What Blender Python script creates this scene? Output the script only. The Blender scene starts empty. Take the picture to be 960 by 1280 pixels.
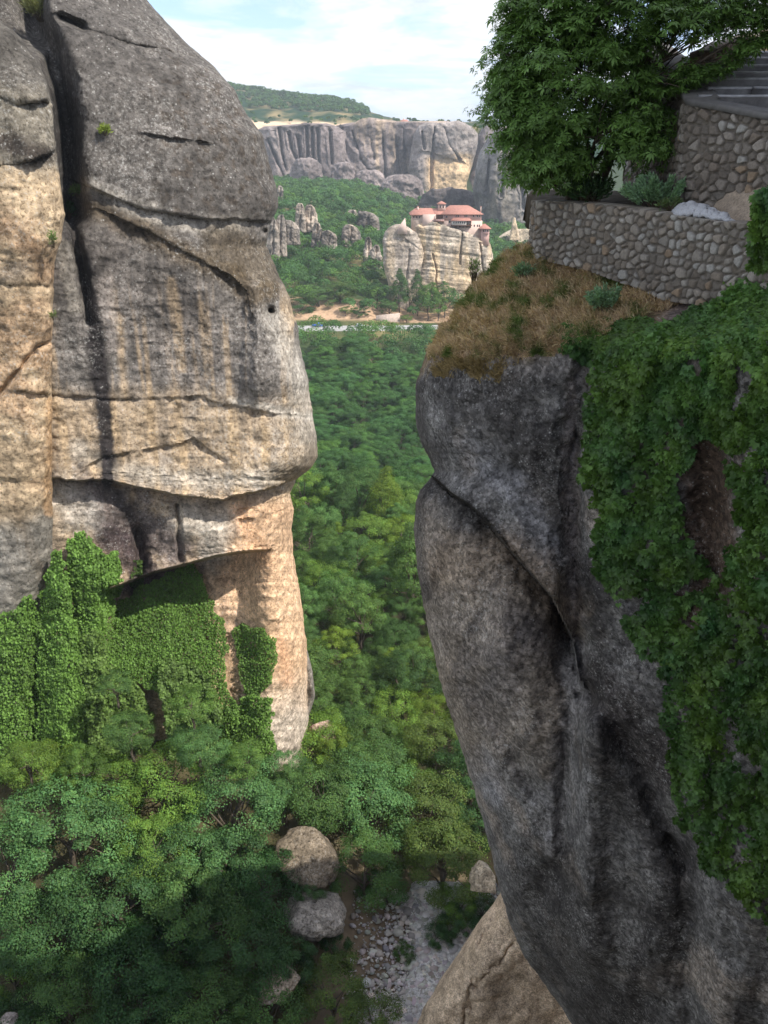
import bpy, math, random
import numpy as np
from mathutils import Vector, Matrix

C = bpy.context.scene.collection
rng = np.random.default_rng(7)
PI = math.pi

# ------------------------------------------------------------------ camera
F = 1032.0
TH = math.radians(23.5)
CT, ST = math.cos(TH), math.sin(TH)
SUN = np.array([0.56, -0.36, 0.76]); SUN /= np.linalg.norm(SUN)

cam_d = bpy.data.cameras.new('camera')
cam = bpy.data.objects.new('camera', cam_d); C.objects.link(cam)
cam.location = (0, 0, 0)
cam.rotation_euler = (PI/2 - TH, 0, 0)
cam_d.sensor_fit = 'VERTICAL'; cam_d.sensor_height = 36.0
cam_d.lens = 36.0 * F / 1280.0
cam_d.clip_start = 0.1; cam_d.clip_end = 30000
bpy.context.scene.camera = cam

def P(u, v, Y):
    """sight line through photo position (u,v) met at distance Y ahead -> world points"""
    u, v, Y = np.broadcast_arrays(np.asarray(u, float), np.asarray(v, float), np.asarray(Y, float))
    a = (u-480)/F; b = (640-v)/F
    dy = b*ST + CT; dz = b*CT - ST
    k = Y/dy
    return np.stack([a*k, Y, dz*k], -1)

def proj(p):
    p = np.asarray(p, float)
    d = p[..., 1]*CT - p[..., 2]*ST
    up = p[..., 1]*ST + p[..., 2]*CT
    return 480 + F*p[..., 0]/d, 640 - F*up/d

# ------------------------------------------------------------------ noise
def _hash(ix, iy, iz, seed):
    h = (ix*374761393 + iy*668265263 + iz*2147483647 + seed*974634777) & 0xFFFFFFFF
    h = ((h ^ (h >> 13))*1274126177) & 0xFFFFFFFF
    h = ((h ^ (h >> 16))*2246822519) & 0xFFFFFFFF
    return h ^ (h >> 15)

def noise(p, seed=0):
    p = np.asarray(p, float)
    i = np.floor(p).astype(np.int64); f = p - i
    w = f*f*f*(f*(f*6-15)+10)
    out = 0
    for dx in (0, 1):
        for dy in (0, 1):
            for dz in (0, 1):
                h = _hash(i[..., 0]+dx, i[..., 1]+dy, i[..., 2]+dz, seed)
                gx = (h & 1023)/511.5-1; gy = ((h >> 10) & 1023)/511.5-1; gz = ((h >> 20) & 1023)/511.5-1
                d = gx*(f[..., 0]-dx)+gy*(f[..., 1]-dy)+gz*(f[..., 2]-dz)
                out = out + d*(w[..., 0] if dx else 1-w[..., 0])*(w[..., 1] if dy else 1-w[..., 1])*(w[..., 2] if dz else 1-w[..., 2])
    return out*1.2

def fbm(p, octv=4, seed=0, gain=0.5, lac=2.03):
    p = np.asarray(p, float); a = 1.0; t = 0; s = 0
    for o in range(octv):
        t = t + a*noise(p, seed+o*17); s += a; a *= gain; p = p*lac + 3.7
    return t/s*1.6

def ridge(p, octv=4, seed=0):
    p = np.asarray(p, float); a = 1.0; t = 0; s = 0
    for o in range(octv):
        t = t + a*(1-np.abs(noise(p, seed+o*13))*2.2); s += a; a *= .5; p = p*2.03+1.9
    return t/s

def n2(u, v, su, sv, octv=3, seed=0):
    u, v = np.broadcast_arrays(np.asarray(u, float), np.asarray(v, float))
    return fbm(np.stack([u/su, v/sv, np.zeros_like(u)+seed*1.37], -1), octv, seed)

def sstep(a, b, x):
    t = np.clip((x-a)/(b-a), 0, 1); return t*t*(3-2*t)

def interp(pts, x):
    a = np.array(pts, float); return np.interp(x, a[:, 0], a[:, 1])

def pldist(u, v, pts):
    u = np.asarray(u, float); best = np.full(np.broadcast(u, v).shape, 1e9)
    pts = np.array(pts, float)
    if len(pts) == 1:
        return np.hypot(u-pts[0, 0], v-pts[0, 1])
    for (x0, y0), (x1, y1) in zip(pts[:-1], pts[1:]):
        dx, dy = x1-x0, y1-y0; L = dx*dx+dy*dy+1e-9
        t = np.clip(((u-x0)*dx+(v-y0)*dy)/L, 0, 1)
        best = np.minimum(best, np.hypot(u-x0-t*dx, v-y0-t*dy))
    return best

def inpoly(u, v, poly):
    poly = np.array(poly, float); u = np.asarray(u, float); v = np.asarray(v, float)
    ins = np.zeros(u.shape, bool); j = len(poly)-1
    for i in range(len(poly)):
        xi, yi = poly[i]; xj, yj = poly[j]
        c = ((yi > v) != (yj > v)) & (u < (xj-xi)*(v-yi)/((yj-yi) if yj != yi else 1e-9)+xi)
        ins ^= c; j = i
    return ins

def lin(r, g, b, k=1.0):
    c = np.array([r, g, b], float)/255.0
    return np.where(c <= .04045, c/12.92, ((c+.055)/1.055)**2.4)*k

# ------------------------------------------------------------------ mesh helpers
def mesh_obj(name, V, Fq, mat=None, parent=None, col=None, smooth=False, origin=None):
    """V (n,3), Fq (m,k) int array (all faces the same size) or list of such arrays"""
    V = np.asarray(V, float)
    if origin is not None: V = V - np.asarray(origin, float)
    Fs = Fq if isinstance(Fq, list) else [Fq]
    me = bpy.data.meshes.new(name)
    me.vertices.add(len(V)); me.vertices.foreach_set('co', V.astype(np.float32).ravel())
    loops = np.concatenate([np.asarray(f).ravel() for f in Fs])
    tot = np.concatenate([np.full(len(f), np.asarray(f).shape[1]) for f in Fs])
    st = np.concatenate([[0], np.cumsum(tot)[:-1]])
    me.loops.add(len(loops)); me.loops.foreach_set('vertex_index', loops.astype(np.int32))
    me.polygons.add(len(tot)); me.polygons.foreach_set('loop_start', st.astype(np.int32))
    me.polygons.foreach_set('loop_total', tot.astype(np.int32))
    if smooth: me.polygons.foreach_set('use_smooth', np.ones(len(tot), bool))
    if col is not None:
        a = me.color_attributes.new('Col', 'FLOAT_COLOR', 'POINT')
        cc = np.ones((len(V), 4), np.float32); cc[:, :3] = np.clip(np.asarray(col), 0, 1)
        a.data.foreach_set('color', cc.ravel())
    me.update(); me.validate()
    if mat: me.materials.append(mat)
    o = bpy.data.objects.new(name, me); C.objects.link(o)
    if origin is not None and parent is None: o.location = tuple(origin)
    if parent is not None: o.parent = parent
    return o

def tag(o, label=None, cat=None, group=None, kind=None):
    if label: o['label'] = label
    if cat: o['category'] = cat
    if group: o['group'] = group
    if kind: o['kind'] = kind
    return o

def empty(name, loc=(0, 0, 0), label=None, cat=None, group=None):
    o = bpy.data.objects.new(name, None); C.objects.link(o)
    o.location = tuple(float(x) for x in loc); o.empty_display_size = .2
    return tag(o, label, cat, group)

def grid_faces(n, m, wrap=False):
    i = np.arange(n-1)[:, None]; j = np.arange(m if wrap else m-1)[None, :]
    a = i*m+j; b = i*m+(j+1) % m; c = (i+1)*m+(j+1) % m; d = (i+1)*m+j
    return np.stack([np.broadcast_to(q, a.shape) for q in (a, b, c, d)], -1).reshape(-1, 4)

def grid_normals(G):
    du = np.gradient(G, axis=1); dv = np.gradient(G, axis=0)
    n = np.cross(du, dv); n /= np.linalg.norm(n, axis=-1, keepdims=True)+1e-12
    return n

class MB:
    """collects boxes, tubes and prisms into one mesh"""
    def __init__(s): s.v = []; s.f4 = []; s.f3 = []; s.n = 0
    def add(s, v, f):
        f = np.asarray(f)+s.n
        (s.f4 if f.shape[1] == 4 else s.f3).append(f); s.v.append(np.asarray(v, float)); s.n += len(v)
    def box(s, x0, x1, y0, y1, z0, z1, rz=0, bev=0):
        v = np.array([(x, y, z) for z in (z0, z1) for (x, y) in ((x0, y0), (x1, y0), (x1, y1), (x0, y1))], float)
        if rz:
            c = v.mean(0); v -= c; cr, sr = math.cos(rz), math.sin(rz)
            v = np.stack([v[:, 0]*cr-v[:, 1]*sr, v[:, 0]*sr+v[:, 1]*cr, v[:, 2]], -1)+c
        s.add(v, [(0, 3, 2, 1), (4, 5, 6, 7), (0, 1, 5, 4), (1, 2, 6, 5), (2, 3, 7, 6), (3, 0, 4, 7)]); return s
    def hexa(s, v):
        s.add(v, [(0, 3, 2, 1), (4, 5, 6, 7), (0, 1, 5, 4), (1, 2, 6, 5), (2, 3, 7, 6), (3, 0, 4, 7)]); return s
    def hip(s, x0, x1, y0, y1, z0, z1, rx0, rx1, th=.25):
        ym = (y0+y1)/2
        v = [(x0, y0, z0), (x1, y0, z0), (x1, y1, z0), (x0, y1, z0), (rx0, ym, z1), (rx1, ym, z1),
             (x0, y0, z0-th), (x1, y0, z0-th), (x1, y1, z0-th), (x0, y1, z0-th)]
        s.add(v, [(0, 1, 5, 4), (2, 3, 4, 5), (6, 7, 1, 0), (7, 8, 2, 1), (8, 9, 3, 2), (9, 6, 0, 3), (9, 8, 7, 6)])
        k = s.n-len(v)
        s.f3.append(np.array([(1, 2, 5), (3, 0, 4)])+k); return s
    def tube(s, pts, radii, seg=8):
        pts = np.array(pts, float); n = len(pts)
        t = np.gradient(pts, axis=0); t /= np.linalg.norm(t, axis=1, keepdims=True)+1e-9
        ref = np.array([0, 0, 1.0]) if abs(t[0, 2]) < .9 else np.array([1.0, 0, 0])
        rings = []
        for i in range(n):
            a = np.cross(t[i], ref); a /= np.linalg.norm(a)+1e-9; b = np.cross(t[i], a)
            an = np.linspace(0, 2*PI, seg, endpoint=False)
            rings.append(pts[i]+radii[i]*(np.cos(an)[:, None]*a+np.sin(an)[:, None]*b))
        v = np.concatenate(rings+[pts[:1], pts[-1:]])
        s.add(v, grid_faces(n, seg, True))
        k = s.n-len(v); ar = np.arange(seg); nx = (ar+1) % seg
        s.f3.append(np.stack([ar*0+n*seg, nx, ar], -1)+k)
        s.f3.append(np.stack([ar*0+n*seg+1, ar+(n-1)*seg, nx+(n-1)*seg], -1)+k); return s
    def build(s, name, mat, parent=None, origin=(0, 0, 0), smooth=False, col=None):
        fs = []
        if s.f4: fs.append(np.concatenate(s.f4))
        if s.f3: fs.append(np.concatenate(s.f3))
        return mesh_obj(name, np.concatenate(s.v), fs, mat, parent, col, smooth, origin)

# ------------------------------------------------------------------ materials
def newmat(name):
    m = bpy.data.materials.new(name); m.use_nodes = True
    nt = m.node_tree; nt.nodes.clear()
    out = nt.nodes.new('ShaderNodeOutputMaterial')
    b = nt.nodes.new('ShaderNodeBsdfPrincipled'); nt.links.new(b.outputs[0], out.inputs[0])
    b.inputs['Roughness'].default_value = .9
    b.inputs['Specular IOR Level'].default_value = .2
    return m, nt, b, out

def nd(nt, typ, **kw):
    n = nt.nodes.new(typ)
    for k, v in kw.items():
        if k in n.inputs: n.inputs[k].default_value = v
        else: setattr(n, k, v)
    return n

def ramp(nt, src, stops):
    r = nt.nodes.new('ShaderNodeValToRGB'); nt.links.new(src, r.inputs[0])
    el = r.color_ramp.elements
    while len(el) < len(stops): el.new(.5)
    for e, (p, c) in zip(el, stops):
        e.position = p; e.color = (c, c, c, 1) if isinstance(c, (int, float)) else (*c, 1)
    return r.outputs[0]

def mixc(nt, blend, fac, a, b):
    m = nt.nodes.new('ShaderNodeMix'); m.data_type = 'RGBA'; m.blend_type = blend
    for sock, x in ((m.inputs[0], fac), (m.inputs[6], a), (m.inputs[7], b)):
        if hasattr(x, 'is_linked') or hasattr(x, 'links'): nt.links.new(x, sock)
        elif isinstance(x, (int, float)): sock.default_value = x
        else: sock.default_value = (*x, 1)
    return m.outputs[2]

def rockmat(name, s=1.0, speck=.5, bump=.5, base=None, streak=0.0, contrast=1.0, pebble=.6):
    """conglomerate rock: grain size s in metres, pale lichen flecks and dark pits"""
    m, nt, b, out = newmat(name)
    co = nd(nt, 'ShaderNodeTexCoord').outputs['Object']
    if base is None:
        at = nd(nt, 'ShaderNodeAttribute'); at.attribute_name = 'Col'; col = at.outputs['Color']
    else:
        col = nd(nt, 'ShaderNodeRGB').outputs[0]; col.node.outputs[0].default_value = (*base, 1)
    n1 = nd(nt, 'ShaderNodeTexNoise', Scale=1/s, Detail=8.0, Roughness=.68); nt.links.new(co, n1.inputs['Vector'])
    n2_ = nd(nt, 'ShaderNodeTexNoise', Scale=.18/s, Detail=6.0, Roughness=.6); nt.links.new(co, n2_.inputs['Vector'])
    n3 = nd(nt, 'ShaderNodeTexNoise', Scale=4.2/s, Detail=5.0, Roughness=.75); nt.links.new(co, n3.inputs['Vector'])
    vo = nd(nt, 'ShaderNodeTexVoronoi', Scale=3.2/s); nt.links.new(co, vo.inputs['Vector'])
    c = mixc(nt, 'MULTIPLY', 1.0, col, ramp(nt, n1.outputs[0], [(.25, 1-.5*contrast), (.5, 1.0), (.75, 1+.5*contrast)]))
    c = mixc(nt, 'MULTIPLY', 1.0, c, ramp(nt, n2_.outputs[0], [(.3, .74), (.7, 1.24)]))
    bw = nd(nt, 'ShaderNodeSeparateColor'); nt.links.new(vo.outputs['Color'], bw.inputs[0])
    c = mixc(nt, 'MULTIPLY', 1.0, c, ramp(nt, bw.outputs[0], [(.05, 1-.34*pebble), (.5, 1.0), (.95, 1+.5*pebble)]))
    # dark pits
    c = mixc(nt, 'MULTIPLY', ramp(nt, n3.outputs[0], [(.37, 1.0*min(1, .75*contrast)), (.48, 0.0)]), c, (.3, .28, .26))
    # pale pebbles and lichen, gathered in patches
    mask = mixc(nt, 'MULTIPLY', 1.0, ramp(nt, vo.outputs['Distance'], [(.12, 1.0), (.3, 0.0)]), ramp(nt, n1.outputs[0], [(.5, 0.0), (.6, speck)]))
    c = mixc(nt, 'MIX', mask, c, (.46, .45, .42))
    m2 = mixc(nt, 'MULTIPLY', 1.0, ramp(nt, n3.outputs[0], [(.55, 0.0), (.64, speck)]), ramp(nt, n2_.outputs[0], [(.45, 0.0), (.6, 1.0)]))
    c = mixc(nt, 'MIX', m2, c, (.46, .45, .42))
    nt.links.new(c, b.inputs['Base Color'])
    b.inputs['Roughness'].default_value = .92
    bp = nd(nt, 'ShaderNodeBump', Strength=bump*.8, Distance=.16*s); nt.links.new(n1.outputs[0], bp.inputs['Height'])
    bp2 = nd(nt, 'ShaderNodeBump', Strength=bump, Distance=.12*s); nt.links.new(n3.outputs[0], bp2.inputs['Height'])
    nt.links.new(bp.outputs[0], bp2.inputs['Normal']); nt.links.new(bp2.outputs[0], b.inputs['Normal'])
    return m

def leafmat(name, use_obj=False, trans=.3, rough=.6, sat=1.0):
    """leaves: colour from the mesh attribute, with the tree's own tint when use_obj"""
    m, nt, b, out = newmat(name)
    at = nd(nt, 'ShaderNodeAttribute'); at.attribute_name = 'Col'; c = at.outputs['Color']
    if use_obj:
        oi = nd(nt, 'ShaderNodeObjectInfo'); c = mixc(nt, 'MULTIPLY', 1.0, c, oi.outputs['Color'])
    nt.links.new(c, b.inputs['Base Color']); b.inputs['Roughness'].default_value = rough
    b.inputs['Specular IOR Level'].default_value = .25
    tr = nd(nt, 'ShaderNodeBsdfTranslucent')
    nt.links.new(mixc(nt, 'MULTIPLY', 1.0, c, (1.25, 1.35, .5)), tr.inputs[0])
    mx = nd(nt, 'ShaderNodeMixShader'); mx.inputs[0].default_value = trans
    nt.links.new(b.outputs[0], mx.inputs[1]); nt.links.new(tr.outputs[0], mx.inputs[2]); nt.links.new(mx.outputs[0], out.inputs[0])
    return m

def plain(name, c, var=.3, scale=3.0, rough=.85, bump=.15, spec=.2):
    m, nt, b, out = newmat(name)
    co = nd(nt, 'ShaderNodeTexCoord').outputs['Object']
    n = nd(nt, 'ShaderNodeTexNoise', Scale=scale, Detail=6.0, Roughness=.65); nt.links.new(co, n.inputs['Vector'])
    cc = mixc(nt, 'MULTIPLY', 1.0, tuple(c), ramp(nt, n.outputs[0], [(.3, 1-var), (.7, 1+var)]))
    nt.links.new(cc, b.inputs['Base Color']); b.inputs['Roughness'].default_value = rough
    b.inputs['Specular IOR Level'].default_value = spec
    bp = nd(nt, 'ShaderNodeBump', Strength=bump, Distance=.3/scale); nt.links.new(n.outputs[0], bp.inputs['Height'])
    nt.links.new(bp.outputs[0], b.inputs['Normal'])
    return m

def attrmat(name, scale=4.0, var=.3, bump=.3, dist=.05, rough=.92):
    m, nt, b, out = newmat(name)
    co = nd(nt, 'ShaderNodeTexCoord').outputs['Object']
    at = nd(nt, 'ShaderNodeAttribute'); at.attribute_name = 'Col'
    n = nd(nt, 'ShaderNodeTexNoise', Scale=scale, Detail=8.0, Roughness=.7); nt.links.new(co, n.inputs['Vector'])
    cc = mixc(nt, 'MULTIPLY', 1.0, at.outputs['Color'], ramp(nt, n.outputs[0], [(.3, 1-var), (.7, 1+var)]))
    nt.links.new(cc, b.inputs['Base Color']); b.inputs['Roughness'].default_value = rough
    bp = nd(nt, 'ShaderNodeBump', Strength=bump, Distance=dist); nt.links.new(n.outputs[0], bp.inputs['Height'])
    nt.links.new(bp.outputs[0], b.inputs['Normal'])
    return m

M = dict(
    rock_left=rockmat('sandstone_weathered', .95, .55, .7, contrast=1.15),
    rock_right=rockmat('sandstone_lichen', .21, .65, .8, contrast=1.1, pebble=1.0),
    rock_far=rockmat('sandstone_distant', 7.0, .10, .5, contrast=1.0, pebble=.3),
    rock_mid=rockmat('sandstone_monastery', 3.5, .15, .5, contrast=.9),
    boulder=rockmat('sandstone_boulder', .8, .5, .8, contrast=1.3),
    ground=attrmat('ground_earth', .6, .35, .4, .2),
    wall=attrmat('wall_stones', 28.0, .28, .5, .01),
    leaf_tree=leafmat('tree_leaves', True, .28),
    leaf=leafmat('leaves', False, .28),
    leaf_near=leafmat('leaves_glossy', False, .25, .42),
    grass=leafmat('dry_grass_blades', False, .2, .8),
    bark=plain('bark', (.10, .08, .06), .4, 6),
    coping=plain('coping_concrete', (.10, .095, .09), .3, 5),
    step=plain('step_slate', (.30, .30, .31), .3, 5),
    roof=plain('roof_tiles', (.37, .18, .14), .22, 1.2, bump=.4),
    plaster=plain('monastery_plaster', (.56, .42, .36), .14, .5),
    pinkwall=plain('rose_plaster', (.52, .33, .29), .14, .5),
    stonewall=plain('rubble_wall_far', (.44, .35, .29), .3, 1.2, bump=.5),
    wood=plain('dark_wood', (.10, .055, .04), .3, 4),
    glass=plain('window_glass', (.03, .035, .045), .1, 1, rough=.25, spec=.5),
    white=plain('white_frame', (.62, .58, .53), .1, 2),
    asphalt=plain('pale_road', (.36, .355, .345), .1, .3),
    gravel=rockmat('river_gravel', .4, .8, .9, base=(.48, .465, .45)),
    blue=plain('blue_paint', (.02, .13, .55), .05, 1, rough=.35, spec=.5),
    silver=plain('silver_paint', (.55, .56, .58), .05, 1, rough=.35, spec=.5),
    rubber=plain('tyre_rubber', (.03, .03, .03), .1, 5),
    driftwood=plain('bleached_wood', (.42, .37, .32), .2, 6),
    lime=plain('pale_gravel_heap', (.36, .36, .37), .25, 40, bump=.8),
    soil=attrmat('terrace_soil', 30.0, .4, .6, .02),
    stem=plain('vine_stem', (.09, .07, .045), .3, 20),
)

# ------------------------------------------------------------------ terrain
PROF = [(-3000, -66), (-100, -66), (0, -66), (40, -67), (52, -67), (60, -66), (75, -67), (100, -69.5), (125, -70.5), (158, -73.5),
        (172, -78), (200, -87), (250, -90), (300, -89), (360, -83), (380, -77), (386, -75.6), (396, -75.4), (402, -73), (420, -68), (500, -55),
        (650, -37), (800, -33), (900, -34), (1010, -34), (1035, 26), (1100, 34), (1500, 70), (2500, 120), (9000, 140)]
def terrain(x, y):
    x = np.asarray(x, float); y = np.asarray(y, float)
    z = interp(PROF, y)
    # low right side in front of the monastery rock and beyond
    low = np.interp(y, [396, 410, 440, 560, 700, 850, 1000, 1020], [0, 4, 9, 20, 26, 20, 14, 0])
    z = z - low*sstep(-.055, .06, x/np.maximum(y, 1))
    # bank under the left rock
    z = z + 9*sstep(-4, -24, x)*sstep(36, 58, y)*(1-sstep(90, 130, y))
    # the creek side by the boulders
    z = z + 3.0*sstep(2, -6, x)*sstep(46, 56, y)*(1-sstep(66, 80, y))
    z = z + 3.5*sstep(9, 14, x)*sstep(40, 50, y)*(1-sstep(80, 100, y))
    # wooded hill and low plateau at the skyline
    r = x/np.maximum(y, 1)
    hill = np.exp(-((x+430)/260)**2-((y-1560)/420)**2)*42
    z = z + hill*(y > 1000)
    drop = np.clip(y-1050, 0, 1e9)*.055*sstep(-.06, .03, r)
    z = z - np.minimum(drop, 1e9)*(y > 1050)
    nse = fbm(np.stack([x/22, y/22, x*0], -1), 4, 5)
    z = z + nse*np.interp(y, [0, 50, 200, 800, 1500], [.8, 1.0, 2.5, 4, 6])*np.where((y > 378) & (y < 404), .08, 1)
    return z

def terrain_mesh():
    ys = np.concatenate([np.linspace(-200, 30, 12)[:-1], np.linspace(30, 110, 130)[:-1], np.linspace(110, 376, 90)[:-1], np.linspace(376, 430, 60)[:-1], np.linspace(430, 1000, 110)[:-1],
                         np.linspace(1000, 1060, 24)[:-1], np.linspace(1060, 2200, 80)[:-1], np.geomspace(2200, 14000, 20)])
    t = np.linspace(-1, 1, 260); t = np.sign(t)*np.abs(t)**1.25
    Y = ys[:, None]+0*t[None]; X = t[None]*(90+np.maximum(ys, 0)*.75)[:, None]
    Z = terrain(X, Y)
    G = np.stack([X, Y, Z], -1)
    green = lin(62, 78, 42)*.8; dry = lin(150, 132, 92); pale = lin(205, 180, 150)
    n = fbm(np.stack([X/30, Y/60, 0*X], -1), 4, 9)
    col = green+(dry-green)*sstep(.0, .35, n)[..., None]*.5
    far = (Y > 1020)
    col = np.where(far[..., None], dry*.8+(green-dry)*sstep(-.45, .1, n)[..., None]*.9, col)
    # bare pale strip on the plateau edge, and the banks above the road
    r = X/np.maximum(Y, 1)
    strip = sstep(1018, 1026, Y)*(1-sstep(1060, 1100, Y))*(1-sstep(-.05, .0, r))
    col = col*(1-strip[..., None])+pale*strip[..., None]
    bank = sstep(399, 402, Y)*(1-sstep(420, 428, Y))
    col = col*(1-bank[..., None])+lin(176, 146, 118)*bank[..., None]
    lit = (Y > 30)*(1-sstep(160, 200, Y)); col = col*(1-lit[..., None]*.75)+lin(66, 58, 42)*lit[..., None]*.75
    near = (1-sstep(56, 66, Y))*sstep(-10, -3, X)
    col = col*(1-near[..., None])+lin(128, 112, 92)*near[..., None]
    o = mesh_obj('ground', G.reshape(-1, 3), grid_faces(*X.shape), M['ground'], col=col.reshape(-1, 3), smooth=True)
    tag(o, kind='structure')
terrain_mesh()

def on_ground(u, v, lift=0.0, y0=36, y1=1000):
    """where the sight line through (u,v) comes down to lift metres over the ground"""
    ys = np.concatenate([np.arange(y0, min(y1, 420), .5), np.arange(420, y1, 2)]) if y1 > 420 else np.arange(y0, y1, .5)
    p = P(u, v, ys); d = p[:, 2]-(terrain(p[:, 0], p[:, 1])+lift)
    k = np.argmax(d < 0)
    return p[k] if (d < 0).any() else p[-1]

# road beside the far woods
def road():
    ys0 = 390.5
    xs = np.linspace(-70, 60, 120)
    yc = ys0+1.2*np.sin(xs/28)+.00035*xs**2
    w = 3.6
    rows = []
    for d in (-w-.35, -w-.349, -w, w, w+.349, w+.35):
        pass
    zc = -75.05+0*xs
    V = []
    prof = [(-w-1.5, -2.0), (-w-1.2, .08), (-w, .10), (0, .16), (w, .10), (w+.4, .06), (w+1.0, -1.0)]
    for dy, dz in prof: V.append(np.stack([xs, yc+dy, zc+dz], -1))
    V = np.stack(V, 1)
    o = mesh_obj('road', V.reshape(-1, 3), grid_faces(len(xs), len(prof)), M['asphalt'], smooth=False); tag(o, kind='structure')
    lb = MB()
    for s in (-1, 1):
        a = np.stack([xs, yc+s*(w-.35), zc+.13+.004*0+.01], -1); b = np.stack([xs, yc+s*(w-.23), zc+.125+.01], -1)
        lb.add(np.concatenate([a, b]), np.stack([np.arange(119), np.arange(1, 120), 120+np.arange(1, 120), 120+np.arange(119)], -1))
    l = lb.build('road_markings', M['white']); tag(l, kind='structure')
road()

# ------------------------------------------------------------------ rocks from sections
class Rock:
    def __init__(s, name, vs, uL, uR, depth, edge_w, edge_r, thick, ncol=300, rough=(), colf=None, mat=None, edge_l=None, seed=0,
                 nback=24, jag=1.5, parent=None, feats=None):
        vs = np.asarray(vs, float)
        nR = len(vs)
        L = np.array([uL(v) for v in vs]) if callable(uL) else np.full(nR, float(uL))
        R = interp(uR, vs) if not callable(uR) else np.array([uR(v) for v in vs])
        jn = n2(np.zeros(nR), vs, 1, 22, 4, seed+3)*jag*2.2+n2(np.zeros(nR), vs, 1, 5, 2, seed+4)*jag*.5
        R = R+jn
        if callable(uL) or edge_l: L = L+n2(np.zeros(nR), vs, 1, 22, 4, seed+8)*jag*2.2
        sc = np.linspace(0, 1, ncol)
        g = 1-(1-sc)**1.6 if not edge_l else .5-.5*np.cos(sc*PI)*1.0
        if edge_l: g = .45*sc+.55*g
        U = L[:, None]+(R-L)[:, None]*g[None]
        Vv = vs[:, None]+0*U
        Yd = depth(U, Vv)
        ew = edge_w(Vv) if callable(edge_w) else edge_w
        e = np.clip((R[:, None]-U)/ew, 0, 1)
        Yd = Yd+edge_r*(1-np.sqrt(np.clip(1-(1-e)**2, 0, 1)))
        if edge_l:
            e2 = np.clip((U-L[:, None])/edge_l[0], 0, 1)
            Yd = Yd+edge_l[1]*(1-np.sqrt(np.clip(1-(1-e2)**2, 0, 1)))
        if feats: Yd = Yd+feats(U, Vv)
        G = P(U, Vv, Yd)
        N = grid_normals(G)
        if (N[..., 1].mean() > 0): N = -N
        d = 0
        for fn in rough: d = d+fn(G, U, Vv)
        if np.ndim(d): d = d*sstep(.08, .45, np.abs((N*G).sum(-1))/np.linalg.norm(G, axis=-1))*1.0+d*0
        G = G+N*(d if np.ndim(d) == 0 else d[..., None])
        s.G, s.U, s.V, s.N = G, U, Vv, N
        col = colf(U, Vv, G, N)
        # back side
        k = np.linspace(0, 1, nback)[1:]
        Rend, Lend = G[:, -1], G[:, 0]
        B = []
        for t in k[:-1]:
            an = t*PI
            c = (1+math.cos(an))/2  # 1..0 from right to left
            base = Lend*(1-c)+Rend*c
            off = math.sin(an)**.6*thick
            dirv = base/np.linalg.norm(base, axis=1, keepdims=True)
            # go straight back, never wider than the outline
            k_ = (1+off/np.maximum(base[:, 1], 1))[:, None]; B.append(base*k_*np.array([1, 1, 1.0])-np.stack([0*off, 0*off, off*.02], -1))
        B = np.stack(B, 1)
        A = np.concatenate([G, B], 1)
        cb = np.repeat(col[:, -1:, :], B.shape[1], 1)
        CC = np.concatenate([col, cb], 1)
        m = A.shape[1]
        V = A.reshape(-1, 3); Fq = grid_faces(nR, m, True)
        # caps
        tc = A[0].mean(0); bc = A[-1].mean(0)
        V = np.concatenate([V, [tc, bc]]); i = np.arange(m); j = (i+1) % m
        F3 = np.concatenate([np.stack([i*0+nR*m, j, i], -1), np.stack([i*0+nR*m+1, (nR-1)*m+i, (nR-1)*m+j], -1)])
        col2 = np.concatenate([CC.reshape(-1, 3), col[0].mean(0)[None], col[-1].mean(0)[None]])
        s.obj = mesh_obj(name, V, [Fq, F3], mat, parent, col2, True)
    def ymap(s, step=4):
        u, v = proj(s.G); y = s.G[..., 1]
        u0, v0 = -200, -200
        W, H = int(1500/step), int(1800/step)
        A = np.full((H, W), np.nan)
        iu = ((u-u0)/step).astype(int).ravel(); iv = ((v-v0)/step).astype(int).ravel()
        ok = (iu >= 0) & (iu < W) & (iv >= 0) & (iv < H)
        A[iv[ok], iu[ok]] = y.ravel()[ok]
        for _ in range(40):
            bad = np.isnan(A)
            if not bad.any(): break
            st = np.stack([np.roll(A, 1, 0), np.roll(A, -1, 0), np.roll(A, 1, 1), np.roll(A, -1, 1)])
            with np.errstate(all='ignore'):
                import warnings; warnings.simplefilter('ignore')
                A = np.where(bad, np.nanmean(st, 0), A)
        A = np.where(np.isnan(A), np.nanmedian(A), A)
        def f(uu, vv):
            a = np.clip((np.asarray(uu)-u0)/step-.5, 0, W-2); b = np.clip((np.asarray(vv)-v0)/step-.5, 0, H-2)
            ia = a.astype(int); ib = b.astype(int); fa = a-ia; fb = b-ib
            return (A[ib, ia]*(1-fa)+A[ib, ia+1]*fa)*(1-fb)+(A[ib+1, ia]*(1-fa)+A[ib+1, ia+1]*fa)*fb
        return f

def ledge(U, V, pts, d, L, b=0., L2=20., endfade=14):
    a = np.array(pts, float)
    f = np.interp(U, a[:, 0], a[:, 1])+n2(U, V*0, 14, 1, 3, 31)*3
    w = sstep(a[0, 0]-endfade, a[0, 0]+endfade, U)*(1-sstep(a[-1, 0]-endfade, a[-1, 0]+endfade, U))
    below = d*np.exp(-np.clip(V-f, 0, None)/L)*sstep(-.5, 2.0, V-f)
    above = -b*np.exp(-np.clip(f-V, 0, None)/L2)*(1-sstep(-.5, 2.0, V-f))
    w = w*np.clip(.75+1.3*n2(U, V*0, 26, 1, 3, 33+len(pts)), .12, 1.35) if d < 1.5 else w
    return (below+above)*w

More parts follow.
